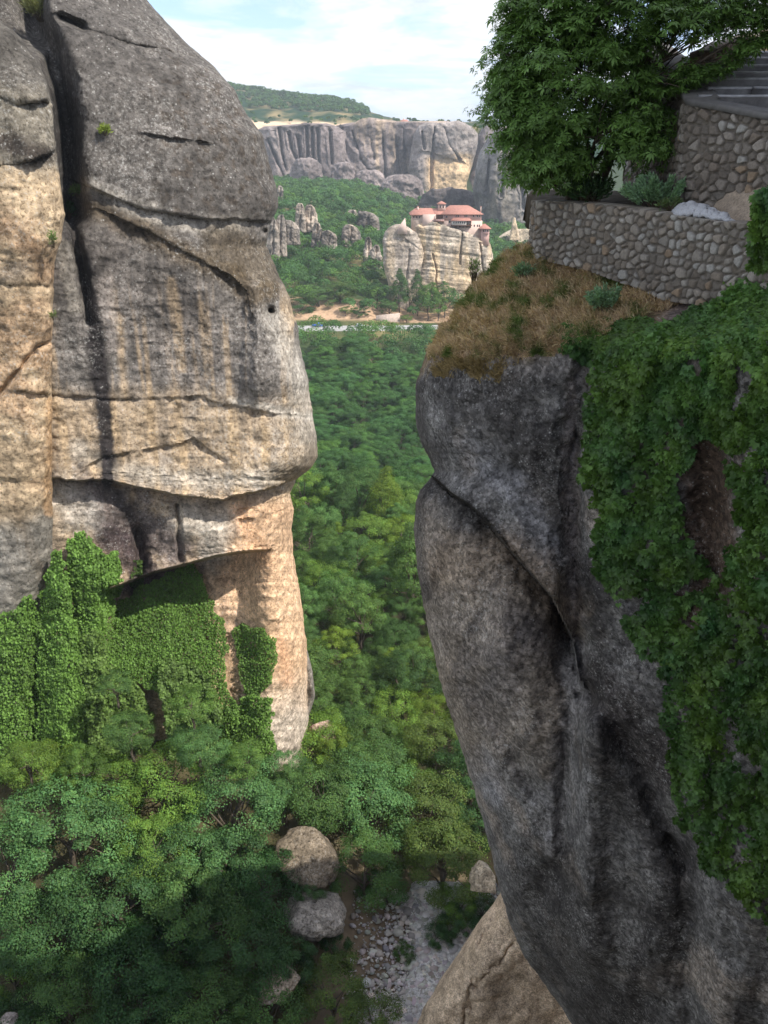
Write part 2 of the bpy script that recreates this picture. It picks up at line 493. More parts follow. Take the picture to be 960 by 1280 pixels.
def groove(U, V, pts, width, d, jitter=2.):
    du = n2(U, V, 20, 20, 3, 41)*jitter
    return d*np.exp(-(pldist(U+du, V+du, pts)/width)**2)

def paint(col, U, V, strokes, seed=50):
    wu = n2(U, V, 26, 26, 4, seed); wv = n2(U, V, 7, 7, 3, seed+1)
    for pts, width, soft, c, a in strokes:
        d = pldist(U, V, pts)+wu*width*.7+wv*width*.25
        w = (1-sstep(width-soft, width+soft, d))*a
        col = col*(1-w[..., None])+np.asarray(c)*w[..., None]
    return col

# ---------- the left rock
LR = [(-120, 60), (-60, 90), (-30, 140), (0, 183), (25, 205), (54, 233), (83, 267), (110, 292), (142, 308), (167, 327), (200, 335), (233, 345), (258, 347), (280, 338),
      (308, 333), (337, 346), (367, 361), (408, 371), (442, 377), (475, 385), (525, 392), (558, 396), (571, 397), (583, 390), (600, 368), (617, 362), (637, 368), (658, 365),
      (700, 368), (746, 375), (775, 380), (807, 383), (890, 386), (932, 384), (1000, 382), (1100, 380)]
def left_depth(U, V):
    Y = 67+0*U
    Y = Y-3.0*sstep(250, 0, U)
    Y = Y + np.interp(V, [-120, 0, 120, 300], [9, 6.5, 2.2, 0])     # the dome leans back
    return Y
def left_feats(U, V):
    d = 0*U
    d = d+groove(U, V, [(20, -40), (40, 20), (62, 60), (76, 110), (84, 160), (88, 230), (90, 268)], 14, 5.5)
    d = d+groove(U, V, [(92, 285), (98, 320), (104, 350), (110, 400)], 6, 1.6)
    d = d+7*sstep(64, 40, U)*sstep(80, 40, V)
    d = d+ledge(U, V, [(70, 17), (90, 24), (115, 38), (160, 52), (240, 68), (262, 74)], .45, 5, .15, 14)
    d = d+groove(U, V, [(78, 22), (104, 33)], 5, 1.5)
    d = d+ledge(U, V, [(180, 166), (215, 173), (272, 179)], .35, 9, .1, 20)
    d = d+ledge(U, V, [(92, 224), (130, 242), (180, 260), (250, 272), (345, 277)], .75, 22, .35, 40)
    d = d+ledge(U, V, [(120, 262), (180, 285), (240, 318), (285, 342), (305, 362), (313, 400)], .55, 70, .15, 14, 14)
    d = d-1.3*sstep(298, 322, U+n2(U, V, 20, 20, 3, 4)*4)*sstep(330, 360, V)*(1-sstep(470, 520, V))*(1-sstep(372, 392, U)*.4)
    d = d+groove(U, V, [(338, 388)], 4, 2.5, .5)
    d = d+groove(U, V, [(331, 289)], 3, 1.2, .5)
    d = d+ledge(U, V, [(66, 492), (130, 497), (205, 497), (250, 496), (280, 505), (340, 516), (392, 520)], .4, 9, .12, 20)
    d = d+ledge(U, V, [(95, 592), (130, 572), (160, 565), (200, 560), (226, 556), (242, 549), (258, 560), (285, 575)], .4, 10, .1, 24)
    d = d+ledge(U, V, [(66, 598), (140, 601), (180, 610), (230, 620), (280, 624), (330, 612), (385, 592)], 2.0, 30, .9, 45)
    d = d+groove(U, V, [(180, 665)], 30, 1.8)
    d = d-1.2*np.exp(-((U-245)/50)**2-((V-665)/26)**2)
    d = d+groove(U, V, [(222, 632), (226, 700)], 3, .8)
    d = d+groove(U, V, [(172, 665), (178, 705), (165, 740)], 6, 1.8)
    lip = np.interp(U, [120, 160, 190, 230, 270, 300, 325, 350], [742, 728, 716, 706, 695, 690, 688, 687])
    w = sstep(120, 150, U)*(1-sstep(296, 345, U))
    d = d+(6.5*np.exp(-np.clip(V-lip, 0, None)/120)*sstep(-1.5, 2.5, V-lip)-.8*np.exp(-np.clip(lip-V, 0, None)/20)*(V < lip))*w
    d = d+1.2*sstep(610, 700, V)*sstep(200, 260, U)
    # strata
    d = d+.13*n2(U+.3*V, V, 60, 10, 4, 21)*sstep(280, 420, V)+.22*n2(U, V, 30, 34, 4, 25)
    d = d+ledge(U, V, [(280, 862), (330, 868), (392, 862)], .18, 8)+ledge(U, V, [(340, 905), (392, 898)], .18, 8)
    # bulging bedding on the waist
    d = d+ledge(U, V, [(290, 655), (330, 645), (372, 628)], .5, 8)+ledge(U, V, [(296, 640), (330, 630), (368, 614)], .4, 7)
    return d
tan = lin(194, 168, 134); tan_o = lin(194, 160, 128); gray = lin(126, 120, 114); dgray = lin(92, 88, 84)
black = lin(52, 48, 48); brown = lin(104, 88, 70); pale = lin(190, 182, 170); pinkish = lin(202, 168, 134)
def left_col(U, V, G, N):
    x, y, z = G[..., 0], G[..., 1], G[..., 2]
    st = fbm(np.stack([x*.9, 0*x, z*.05+.2*noise(G*.3)], -1), 4, 61)
    st2 = fbm(np.stack([x*2.6, 0*x, z*.10], -1), 3, 62)
    bg = fbm(G*.16, 4, 63); sm = fbm(G*1.3, 4, 64)
    col = np.broadcast_to(gray*.92, U.shape+(3,)).copy()
    def mx(c, w): 
        nonlocal col
        w = np.clip(w, 0, 1)[..., None]; col = col*(1-w)+np.asarray(c)*w
    vv = V+bg*22
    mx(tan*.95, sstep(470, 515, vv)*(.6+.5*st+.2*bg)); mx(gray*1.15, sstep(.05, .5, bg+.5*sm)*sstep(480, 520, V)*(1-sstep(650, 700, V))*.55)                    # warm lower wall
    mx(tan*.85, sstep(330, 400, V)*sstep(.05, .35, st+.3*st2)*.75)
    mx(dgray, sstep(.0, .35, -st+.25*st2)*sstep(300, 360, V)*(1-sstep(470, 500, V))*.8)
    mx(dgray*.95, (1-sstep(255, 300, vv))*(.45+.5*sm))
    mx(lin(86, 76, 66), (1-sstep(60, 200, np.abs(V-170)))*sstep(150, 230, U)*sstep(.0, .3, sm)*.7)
    # warm tower below the overhang
    mx(pinkish, sstep(640, 700, V+bg*15)*sstep(235, 285, U))
    mx(tan_o, sstep(610, 640, V)*(1-sstep(640, 760, V+bg*20))*sstep(272, 300, U))
    mx(pale*.95, sstep(830, 900, V+bg*25)*sstep(280, 310, U)*.7)
    S = [([(110, 232), (170, 262), (230, 281), (300, 280)], 9, 8, pale*.9, .85),
         ([(236, 268), (300, 268), (338, 272)], 6, 4, gray, .4),
         ([(120, 262), (180, 290), (240, 322), (290, 345), (318, 370), (335, 360)], 13, 10, lin(96, 82, 62), .75),
         ([(275, 300), (330, 330)], 22, 14, lin(100, 86, 64), .6),
         ([(110, 330), (200, 400), (260, 440)], 50, 40, lin(118, 110, 104), .55),
         ([(214, 350), (222, 400), (228, 460)], 5, 4, tan, .55), ([(252, 380), (258, 470)], 4, 4, tan, .4), ([(150, 400), (155, 490)], 5, 5, tan, .4),
         ([(330, 440), (350, 470)], 26, 20, lin(110, 104, 98), .7),
         ([(345, 400), (372, 470), (384, 540)], 13, 9, lin(172, 164, 152), .7),
         ([(360, 520), (388, 560), (350, 600)], 20, 16, lin(120, 112, 100), .6),
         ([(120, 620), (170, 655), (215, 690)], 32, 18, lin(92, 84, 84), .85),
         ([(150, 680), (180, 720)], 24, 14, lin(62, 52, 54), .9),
         ([(235, 650), (270, 660), (268, 690)], 20, 14, lin(168, 160, 148), .8),
         ([(80, 615), (100, 640)], 22, 14, pale*.9, .6),
         ([(100, 560), (150, 590), (260, 600), (330, 598)], 11, 9, lin(170, 162, 150), .6),
         ([(290, 500), (388, 522)], 6, 4, lin(196, 188, 176), .6),
         ([(104, 330), (112, 370), (120, 420), (124, 470), (132, 530), (134, 600)], 9.5, 2.5, black*.75, .97),
         ([(120, 420), (128, 520)], 13, 4, black, .5),
         ([(132, 560), (140, 610), (160, 640)], 14, 10, black, .75),
         ([(86, 250), (94, 310), (110, 340)], 13, 8, black, .7),  # crevice shadow painted black, here and in the next stroke
         ([(80, 120), (88, 220)], 14, 10, black*1.1, .75),
         ([(130, 355), (138, 400), (142, 430)], 8, 6, lin(160, 150, 142), .7),
         ([(82, 310), (88, 350), (96, 385)], 9, 5, lin(165, 157, 145), .7),
         ([(350, 800), (358, 850)], 7, 7, lin(200, 146, 108), .45), ([(300, 640), (330, 700)], 10, 9, lin(200, 154, 116), .45),
         ([(262, 770), (300, 800)], 22, 16, lin(188, 160, 140), .5)]
    col = paint(col, U, V, S)
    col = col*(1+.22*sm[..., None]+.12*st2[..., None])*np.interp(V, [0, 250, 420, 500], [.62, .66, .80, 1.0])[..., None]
    return np.clip(col, .01, .8)
lrough = [lambda G, U, V: .55*fbm(G*.13, 4, 11), lambda G, U, V: .13*(ridge(G*np.array([.6, .6, .8]), 4, 12)-.6), lambda G, U, V: .085*fbm(G*1.9, 5, 13, .62)]
vsL = np.concatenate([np.linspace(-120, -10, 30)[:-1], np.linspace(-10, 588, 390)[:-1], np.linspace(588, 640, 90)[:-1], np.linspace(640, 682, 28)[:-1], np.linspace(682, 748, 130)[:-1], np.linspace(748, 960, 140)[:-1], np.linspace(960, 1180, 24)])
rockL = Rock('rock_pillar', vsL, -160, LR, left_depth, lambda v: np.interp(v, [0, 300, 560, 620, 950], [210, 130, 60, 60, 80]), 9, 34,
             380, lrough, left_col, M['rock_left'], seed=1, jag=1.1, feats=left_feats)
tag(rockL.obj, 'huge domed sandstone pillar, grey above and orange below, filling the left side', 'rock pillar')

# ---------- buttress in front at the far left
BR = [(-80, -60), (20, -8), (25, 0), (46, 25), (75, 46), (104, 59), (125, 64), (158, 67), (217, 74), (270, 81), (300, 76), (330, 68), (400, 66), (500, 65), (620, 66), (700, 66), (760, 50), (1000, 40), (1100, 40)]
def but_feats(U, V):
    d = 0*U
    d = d+ledge(U, V, [(-60, 115), (0, 120), (30, 128), (64, 126)], 1.0, 20, .3, 20)
    d = d+ledge(U, V, [(-60, 208), (0, 205), (40, 200), (66, 190)], .9, 9, .9, 40)
    d = d+ledge(U, V, [(-60, 498), (0, 492), (20, 488), (66, 492)], .5, 8, .3, 20)
    d = d+groove(U, V, [(-20, 520), (0, 490), (20, 468), (45, 436), (75, 424)], 3, .7)
    d = d+ledge(U, V, [(-60, 350), (0, 352), (66, 356)], .35, 8)+ledge(U, V, [(-60, 600), (0, 598), (66, 606)], .3, 9)
    d = d-.8*np.exp(-((V-300)/60)**2)
    d = d+.12*n2(U, V, 60, 11, 4, 22)+.16*n2(U, V, 30, 34, 4, 26)
    return d
def but_col(U, V, G, N):
    x, y, z = G[..., 0], G[..., 1], G[..., 2]
    st = fbm(np.stack([x*.8, 0*x, z*.06], -1), 4, 71); bg = fbm(G*.2, 4, 73); sm = fbm(G*1.4, 4, 74)
    col = np.broadcast_to(lin(140, 132, 118), U.shape+(3,)).copy()
    def mx(c, w):
        nonlocal col
        w = np.clip(w, 0, 1)[..., None]; col = col*(1-w)+np.asarray(c)*w
    mx(dgray, (1-sstep(100, 130, V+bg*15))*.75)
    mx(lin(200, 176, 144), sstep(200, 225, V+bg*20)*(1-sstep(620, 670, V+bg*30)))
    mx(lin(196, 162, 128), sstep(0., .4, bg)*sstep(220, 260, V)*(1-sstep(600, 640, V))*.7)
    mx(lin(150, 144, 134), sstep(630, 680, V+bg*30))
    mx(brown, sstep(.12, .5, -st)*sstep(220, 260, V)*.45)
    S = [([(-30, 175), (10, 180), (55, 195)], 14, 10, lin(70, 62, 56), .9), ([(-20, 280), (20, 290), (45, 320), (60, 340)], 14, 10, lin(132, 104, 80), .6),
         ([(40, 400), (60, 470)], 14, 10, lin(134, 112, 88), .6), ([(0, 345), (30, 335)], 10, 8, lin(128, 118, 108), .6),
         ([(60, 500), (62, 640)], 5, 4, lin(180, 140, 96), .6)]
    col = paint(col, U, V, S, 57)
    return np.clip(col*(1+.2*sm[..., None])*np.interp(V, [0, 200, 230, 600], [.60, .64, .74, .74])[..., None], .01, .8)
vsB = np.concatenate([np.linspace(-80, -8, 12)[:-1], np.linspace(-8, 960, 460)[:-1], np.linspace(960, 1150, 16)])
rockB = Rock('rock_buttress', vsB, -220, BR, lambda U, V: 61.5+np.interp(V, [-80, 0, 120, 220], [6, 4, 1, 0])+0*U, 60, 3.2, 9, 170, lrough, but_col, M['rock_left'], seed=5, jag=1.0, feats=but_feats)
tag(rockB.obj, 'orange and grey rock buttress at the left edge, split off by a dark crevice', 'rock buttress')

# pale fin of rock low behind the pillar
def simple_rock(name, outL, outR, v0, v1, Y, thick, mat, basec, seed, amp, sc, label, cat, group=None, nrow=120, ncol=90, er=None, vary=.38, colf=None, feats=None, lean=0.):
    rd = 1.0 if name in ('rock_dome', 'boulder') else .8 if name == 'rock_outcrop' else .5
    ew = lambda V: np.maximum((interp(outR, V)-interp(outL, V))*.5*rd, .6)
    er = er if er is not None else thick*.35
    def depth(U, V): return Y+lean*(v1-V)/(v1-v0)+0*U
    def cf(U, V, G, N):
        sm = fbm(G*sc*2.2, 4, seed+5); bg = fbm(G*sc*.6, 3, seed+6)
        c = np.broadcast_to(basec, U.shape+(3,))*(1+vary*sm+vary*bg)[..., None]
        if colf: c = colf(c, U, V, G)
        return np.clip(c, .01, .8)
    vs = np.linspace(v0, v1, nrow)
    def L(v): return interp(outL, v)
    def Rr(v): return interp(outR, v)
    class _R(Rock): pass
    wid = max(float(np.mean([Rr(v)-L(v) for v in vs])), 1)
    r = Rock(name, vs, L, Rr, depth, ew, er, thick, ncol, [lambda G, U, V: amp*fbm(G*sc, 4, seed), lambda G, U, V: amp*.3*(ridge(G*sc*3, 3, seed+1)-.5)], cf, mat,
             edge_l=(wid*.5*rd, er), seed=seed, nback=12, jag=min(1.0, wid*.012), feats=feats)
    tag(r.obj, label, cat, group); return r

simple_rock('rock_fin', [(800, 372), (815, 376), (900, 372), (930, 370)], [(800, 374), (812, 384), (840, 391), (870, 394), (890, 388), (905, 382), (930, 380)], 800, 930, 76, 6, M['rock_left'],
            lin(120, 112, 102), 31, .4, .4, 'small grey rock fin peeping out behind the foot of the left pillar', 'rock', nrow=60, ncol=40)

# ---------- the right rock under the wall
RL = [(236, 690), (262, 668), (300, 660), (310, 650), (330, 620), (355, 595), (385, 572), (415, 548), (445, 530), (480, 520), (520, 519), (555, 527), (578, 538), (590, 542), (598, 536), (612, 525), (630, 519), (660, 517),
      (710, 522), (760, 530), (800, 539), (870, 555), (930, 574), (980, 590), (1030, 605), (1080, 617), (1110, 624), (1160, 639), (1195, 655), (1230, 680), (1265, 705), (1300, 728), (1500, 840), (2000, 980)]
LINE1 = [(530, 588), (560, 612), (600, 642), (650, 702), (690, 745), (716, 800), (724, 850), (735, 870)]
def right_depth(U, V):
    top = np.interp(U, [560, 667, 800, 940, 1150, 1420], [16.2, 15.7, 13.7, 11.5, 9.5, 7.6])     # at the wall foot
    bot = np.interp(U, [510, 600, 720, 960, 1150, 1420], [13.6, 13.3, 12.4, 9.4, 7.8, 6.3])
    vt = np.interp(U, [560, 667, 760, 880, 960], [312, 312, 335, 362, 340])
    vb = np.interp(U, [510, 600, 720, 800, 960], [450, 445, 435, 445, 450])
    t = sstep(0, 1, (V-vt)/(vb-vt))
    Y = top*(1-t)+bot*t
    return Y + np.interp(V, [450, 700, 1280, 2000], [0, .2, .6, 0])
def right_feats(U, V):
    d = 0*U
    f = np.interp(U, [p[0] for p in LINE1], [p[1] for p in LINE1])+n2(U, V*0, 40, 1, 2, 3)*3
    w = 1-sstep(700, 735, U)
    # upper bulge overhangs the lower rock
    d = d+(1.7*np.exp(-np.clip(V-f, 0, None)/150)*sstep(-.4, 1.2, V-f)-.40*np.exp(-np.clip(f-V, 0, None)/70)*(1-sstep(-.4, 1.2, V-f)))*w
    d = d+groove(U, V, [(735, 440), (722, 520), (715, 600), (718, 700), (716, 760), (722, 830)], 13, .45, 6)
    d = d+groove(U, V, [(722, 800), (735, 870), (760, 900), (800, 960), (850, 1080)], 14, .4, 6)
    d = d+groove(U, V, [(735, 870), (712, 920), (705, 990), (704, 1060)], 12, .35, 6)
    d = d-.45*np.exp(-(pldist(U, V, [(752, 900), (740, 960), (728, 1060), (740, 1180)])/26)**2)
    d = d+groove(U, V, [(590, 860), (640, 930), (668, 990)], 13, .3, 6)
    d = d-.35*np.exp(-((U-640)/60)**2-((V-800)/90)**2)
    d = d+groove(U, V, [(845, 1060), (858, 1120), (850, 1200), (868, 1290)], 18, .22, 6)
    d = d-.3*np.exp(-(pldist(U, V, [(930, 1120), (900, 1280)])/36)**2)
    d = d+groove(U, V, [(690, 1090), (668, 1150), (690, 1230)], 22, .3)
    # hollow behind the creeper
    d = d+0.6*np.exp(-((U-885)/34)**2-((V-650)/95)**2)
    d = d+.16*n2(U, V, 40, 90, 3, 23)
    return d
def right_col(U, V, G, N):
    sm = fbm(G*3.2, 4, 84); bg = fbm(G*.7, 4, 83); fi = fbm(G*9, 3, 85)
    sr = fbm(np.stack([(U+V*.45)/26, (V-U*.3)/160, 0*U], -1), 4, 86)
    base = lin(108, 105, 102)
    col = np.broadcast_to(base, U.shape+(3,)).copy()
    def mx(c, w):
        nonlocal col
        w = np.clip(w, 0, 1)[..., None]; col = col*(1-w)+np.asarray(c)*w
    mx(lin(140, 128, 116), sstep(.0, .5, bg)*.7)
    mx(lin(146, 132, 116), sstep(600, 660, V-(U-540)*.9)*(1-sstep(900, 1000, V))*(1-sstep(690, 720, U))*.6)
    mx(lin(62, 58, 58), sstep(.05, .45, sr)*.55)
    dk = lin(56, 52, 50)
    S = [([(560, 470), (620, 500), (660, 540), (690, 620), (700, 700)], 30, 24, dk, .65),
         ([(640, 470), (720, 470)], 22, 16, dk, .6), ([(525, 480), (523, 540), (534, 580)], 10, 6, dk, .6),
         ([(530, 610), (519, 660), (530, 740)], 10, 8, dk, .75),
         ([(730, 850), (780, 900), (830, 960)], 36, 22, lin(60, 54, 52), .8), ([(690, 1100), (710, 1200), (760, 1270)], 48, 26, dk, .8),
         ([(740, 940), (790, 1010), (830, 1050)], 20, 14, dk, .7), ([(850, 1060), (850, 1180)], 18, 14, dk, .6),
         ([(820, 1150), (800, 1270)], 34, 22, dk, .6), ([(740, 700), (748, 800), (750, 860)], 12, 8, dk, .7),
         ([(534, 600), (562, 622), (604, 654), (652, 714), (692, 758), (716, 812)], 12, 10, lin(52, 49, 47), .8), ([(590, 560), (640, 610), (690, 690)], 16, 14, lin(128, 127, 130), .5),  # first stroke paints shade under the bulge's lower edge
         ([(715, 480), (712, 560), (716, 700), (722, 800)], 8, 6, lin(142, 132, 126), .7),
         ([(718, 810), (712, 840), (722, 880), (702, 930), (698, 1000), (690, 1060)], 11, 9, lin(138, 134, 132), .75),
         ([(640, 450), (700, 450), (735, 470)], 15, 10, lin(140, 134, 130), .6),
         ([(600, 950), (622, 1000)], 12, 10, lin(150, 148, 150), .5), ([(650, 800), (620, 860)], 40, 30, lin(96, 94, 98), .4),
         ([(560, 700), (640, 690), (700, 760)], 26, 22, lin(150, 132, 112), .55), ([(545, 820), (575, 900), (600, 960)], 9, 7, lin(130, 118, 104), .5),
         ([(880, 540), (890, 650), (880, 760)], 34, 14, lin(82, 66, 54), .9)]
    col = paint(col, U, V, S, 58)
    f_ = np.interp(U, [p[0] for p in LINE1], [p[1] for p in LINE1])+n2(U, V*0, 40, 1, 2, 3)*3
    mx(lin(44, 40, 38), np.exp(-((V-f_-1)/3.2)**2)*(1-sstep(700, 745, U))*.95)  # dark line painted as shade over the bounce-lit underside of the seam
    # soil under the dry grass
    gr = sstep(-12, 22, np.interp(U, [540, 600, 640, 700, 740, 800, 870], [470, 450, 440, 436, 440, 430, 380])-V+bg*30+sm*14)
    mx(lin(122, 102, 78), gr)
    mx(lin(70, 74, 44), gr*sstep(.1, .4, sm)*.6)
    # worn patch of earth
    mx(lin(116, 102, 96), np.exp(-(pldist(U, V, [(862, 375), (832, 408)])/15)**2)*.95)
    col = col*(1+.3*sm[..., None]+.35*fi[..., None])*(.95+(.95-.95)*gr)[..., None]
    return np.clip(col, .006, .7)
RMAX = 1420
# build mirrored: left outline is the visible one
def right_rock():
    vs = np.concatenate([np.linspace(296, 1300, 620)[:-1], np.linspace(1300, 2000, 60)])
    nR = len(vs); ncol = 400
    L = interp(RL, vs)+n2(np.zeros(nR), vs, 1, 26, 4, 93)*2.6+n2(np.zeros(nR), vs, 1, 5, 2, 94)*.8
    sc = np.linspace(0, 1, ncol); g = sc**1.55
    U = L[:, None]+(RMAX-L)[:, None]*g[None]; V = vs[:, None]+0*U
    Y = right_depth(U, V)
    ew = np.interp(V, [300, 420, 600, 1300], [50, 110, 130, 120])
    e = np.clip((U-L[:, None])/ew, 0, 1); er = np.interp(V, [236, 300, 420, 2000], [.5, 1.0, 3.0, 3.0])
    Y = Y+er*(1-np.sqrt(np.clip(1-(1-e)**2, 0, 1)))+right_feats(U, V)
    G = P(U, V, Y)
    # the ground behind the wall foot runs level under the terrace
    N = grid_normals(G)
    if N[..., 1].mean() > 0: N = -N
    d = .14*fbm(G*.6, 4, 15)+.075*(ridge(G*1.7, 4, 16)-.6)+.03*fbm(G*6, 4, 17, .65)
    d = d*sstep(.08, .45, np.abs((N*G).sum(-1))/np.linalg.norm(G, axis=-1))
    G = G+N*d[..., None]
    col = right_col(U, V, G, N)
    k = np.linspace(0, 1, 22)[1:-1]
    B = []
    for t in k:
        an = t*PI; c = (1-math.cos(an))/2
        base = G[:, -1]*(1-c)+G[:, 0]*c
        off = np.interp(vs, [236, 300, 500], [3.0, 4, 8])*math.sin(an)**.6
        k_ = (1+off/np.maximum(base[:, 1], 1))[:, None]; B.append(base*k_-np.stack([0*off, 0*off, off*.02], -1))
    B = np.stack(B, 1); A = np.concatenate([G, B], 1); m = A.shape[1]
    CC = np.concatenate([col, np.repeat(col[:, :1], B.shape[1], 1)], 1)
    Vt = np.concatenate([A.reshape(-1, 3), [A[0].mean(0), A[-1].mean(0)]])
    i = np.arange(m); j = (i+1) % m
    F3 = np.concatenate([np.stack([i*0+nR*m, j, i], -1), np.stack([i*0+nR*m+1, (nR-1)*m+i, (nR-1)*m+j], -1)])
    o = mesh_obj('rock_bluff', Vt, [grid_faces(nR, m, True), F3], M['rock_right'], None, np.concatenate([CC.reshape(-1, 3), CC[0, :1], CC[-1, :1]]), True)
    o.data.set_sharp_from_angle(angle=math.radians(48))
    tag(o, 'big shaded grey overhanging rock below the stone wall, draped with creeper on its right', 'rock bluff')
    r = Rock.__new__(Rock); r.G, r.U, r.V, r.obj = G, U, V, o
    return r
rockR = right_rock()

# tan rock low behind the bluff
simple_rock('rock_slope', [(1114, 627), (1130, 616), (1150, 600), (1190, 574), (1225, 550), (1260, 529), (1290, 518), (1400, 480)], [(1114, 632), (1135, 700), (1170, 790), (1250, 860), (1400, 900)],
            1114, 1400, 37, 16, M['rock_right'], lin(176, 156, 132), 35, .35, .35, 'brown sloping foot of rock behind the base of the shaded bluff', 'rock', er=4, lean=3,
            nrow=160, ncol=160, feats=lambda U, V: groove(U, V, [(640, 1180), (590, 1240), (575, 1290)], 2.5, .35, 8)+.5*n2(U, V, 30, 40, 5, 77)+groove(U, V, [(625, 1130), (600, 1180)], 4, .3))

# crag behind and beside the camera, rock underfoot plus unseen bulk added to cast shade
def shade_massif():
    foot = [(-9, -1.5), (3, -1.8), (9.5, -1), (9.8, 6), (10.5, 11), (16.5, 18), (25, 26), (40, 30), (75, 31), (80, -20), (60, -50), (0, -50), (-9, -30)]
    f = np.array(foot, float); n = 220
    seg = np.linalg.norm(np.roll(f, -1, 0)-f, axis=1); cs = np.concatenate([[0], np.cumsum(seg)])
    t = np.linspace(0, cs[-1], n, endpoint=False); fx = np.interp(t, cs, np.append(f[:, 0], f[0, 0])); fy = np.interp(t, cs, np.append(f[:, 1], f[0, 1]))
    zs = np.linspace(-80, -2.0, 60); rings = []
    cx, cy = 30, -15
    for z in zs: rings.append(np.stack([fx, fy, 0*fx+z], -1))
    topz = SHADE_TOP
    for k in np.linspace(0, 1, 26)[1:]:
        s = 1-k
        bx = cx+(fx-cx)*s; by = cy+(fy-cy)*s
        rise = sstep(10.3, 13.5, bx)*sstep(-46, -36, by)*(1-sstep(8.5, 12.5, by-.0*bx))
        rings.append(np.stack([bx, by, -2.0+rise*(topz+2)], -1))
    G = np.stack(rings, 0)
    d = 1.0*fbm(G*.12, 4, 19)+.3*fbm(G*.6, 3, 20)
    w = (sstep(11, 18, G[..., 0])+sstep(-4, -12, G[..., 1]))[..., None].clip(0, 1)*2.2+.05
    G = G+np.stack([d, d*.5, d*.3], -1)*w
    col = lin(120, 112, 104)*(1+.3*fbm(G*.5, 4, 21))[..., None]
    o = mesh_obj('shade_crag', G.reshape(-1, 3), grid_faces(len(G), n, True), M['rock_left'], None, col.reshape(-1, 3), True)
    tag(o, kind='structure')
SHADE_TOP = 19.0
shade_massif()

# ------------------------------------------------------------------ distant rocks
gf = lin(128, 117, 114); gl = lin(150, 137, 128)
def streaks(tanc, amt=.5, band=0, thr=.0):
    def f(c, U, V, G):
        x, y, z = G[..., 0], G[..., 1], G[..., 2]
        s = Y_ = y.mean()/100
        st = fbm(np.stack([x*.9/s, 0*x, z*.09/s], -1), 4, 101); bg = fbm(G*.06/s*4, 3, 102)
        w = np.clip(sstep(-.1, .4, st+thr)*amt, 0, 1)[..., None]; c = c*(1-w)+np.asarray(tanc)*w
        w = (sstep(.1, .5, -st)*.45)[..., None]; c = c*(1-w)+np.asarray(dgray)*.8*w
        if band:
            bd = fbm(np.stack([x*.02, 0*x, (z+.14*x)*band], -1), 4, 103)
            c = c*(1+.75*bd[..., None])
        return c
    return f
def vcracks(lines, w=1.6, d=6):
    return lambda U, V: sum(groove(U, V, l, w, d, .8) for l in lines)
def addf(*fs): return lambda U, V: sum(f(U, V) for f in fs)

simple_rock('cliff', [(154, 385), (158, 330), (162, 322), (250, 318)], [(154, 408), (157, 420), (165, 432), (250, 436)], 154, 250, 985, 60, M['rock_far'], gf, 201, 8, .02,
            'fluted grey cliff with round columns, leftmost of the far cliffs', 'cliff', 'far cliffs across the valley', 130, 180, 25, colf=streaks(gl, .4),
            feats=vcracks([[(349, 160), (352, 190), (358, 213)], [(361, 166), (364, 185), (370, 198), (382, 204)], [(383, 156), (385, 200)], [(390, 160), (391, 200)], [(397, 162), (398, 212)], [(412, 162), (415, 205)], [(372, 170), (376, 200)], [(335, 175), (346, 200), (356, 225)]], 1.5, 11))
simple_rock('cliff', [(153, 440), (157, 420), (165, 415), (250, 412)], [(153, 560), (165, 566), (250, 566)], 153, 262, 1000, 50, M['rock_far'], gf*.97, 202, 10, .022,
            'broken brownish grey cliff below the far red-roofed hilltop buildings', 'cliff', 'far cliffs across the valley', 130, 200, 20, colf=streaks(tan, .5, .03),
            feats=vcracks([[(427, 160), (430, 205)], [(441, 165), (452, 200), (470, 225)], [(462, 170), (468, 200)], [(478, 165), (482, 225)], [(495, 170), (500, 235)], [(505, 160), (508, 230)]], 1.5, 9))
simple_rock('cliff', [(153, 533), (157, 524), (165, 519), (185, 513), (215, 511), (240, 512), (262, 514)], [(153, 580), (158, 590), (168, 597), (180, 598), (200, 592), (225, 585), (262, 580)], 153, 262, 965, 55, M['rock_far'], lin(142, 132, 126), 203, 6, .03,
            'broad flat-topped cliff with a sunlit tan face, above the monastery roofs', 'cliff', 'far cliffs across the valley', 130, 170, 26, colf=lambda c, U, V, G: (lambda w: c*(1-w)+lin(204, 174, 134)*w)((sstep(528, 540, U)*(1-sstep(584, 596, U))*sstep(186, 202, V+n2(U, V, 20, 6, 3, 7)*8)*.85)[..., None])*(1+.3*n2(U, V, 60, 5, 3, 8)[..., None]),
            feats=addf(vcracks([[(543, 160), (540, 200), (538, 245)], [(528, 165), (530, 185)], [(556, 160), (560, 180), (575, 200)]], 1.4, 6), lambda U, V: ledge(U, V, [(530, 190), (560, 196), (585, 205)], 4, 6)))
simple_rock('cliff', [(158, 604), (170, 598), (200, 590), (235, 582), (262, 578)], [(158, 640), (262, 640)], 158, 262, 1010, 40, M['rock_far'], gf, 204, 7, .03,
            'narrow grey cliff half hidden behind the tall far pillar beside the tree', 'cliff', 'far cliffs across the valley', 90, 90, 16, colf=streaks(gl, .4))
simple_rock('rock_tower', [(160, 622), (167, 614), (175, 608), (193, 598), (220, 594), (241, 591), (259, 594), (275, 600), (300, 604), (330, 606)], [(160, 640), (168, 690), (200, 715), (330, 735)], 160, 330, 720, 70, M['rock_far'], lin(118, 113, 110), 205, 6, .03,
            'tall grey rock tower with a vertical crack, rising behind the tree and monastery', 'rock tower', None, 160, 170, 34, colf=streaks(lin(186, 172, 150), .35, .03),
            feats=vcracks([[(628, 182), (629, 215), (627, 245)], [(650, 200), (655, 260)], [(612, 200), (608, 240)]], 1.6, 7))
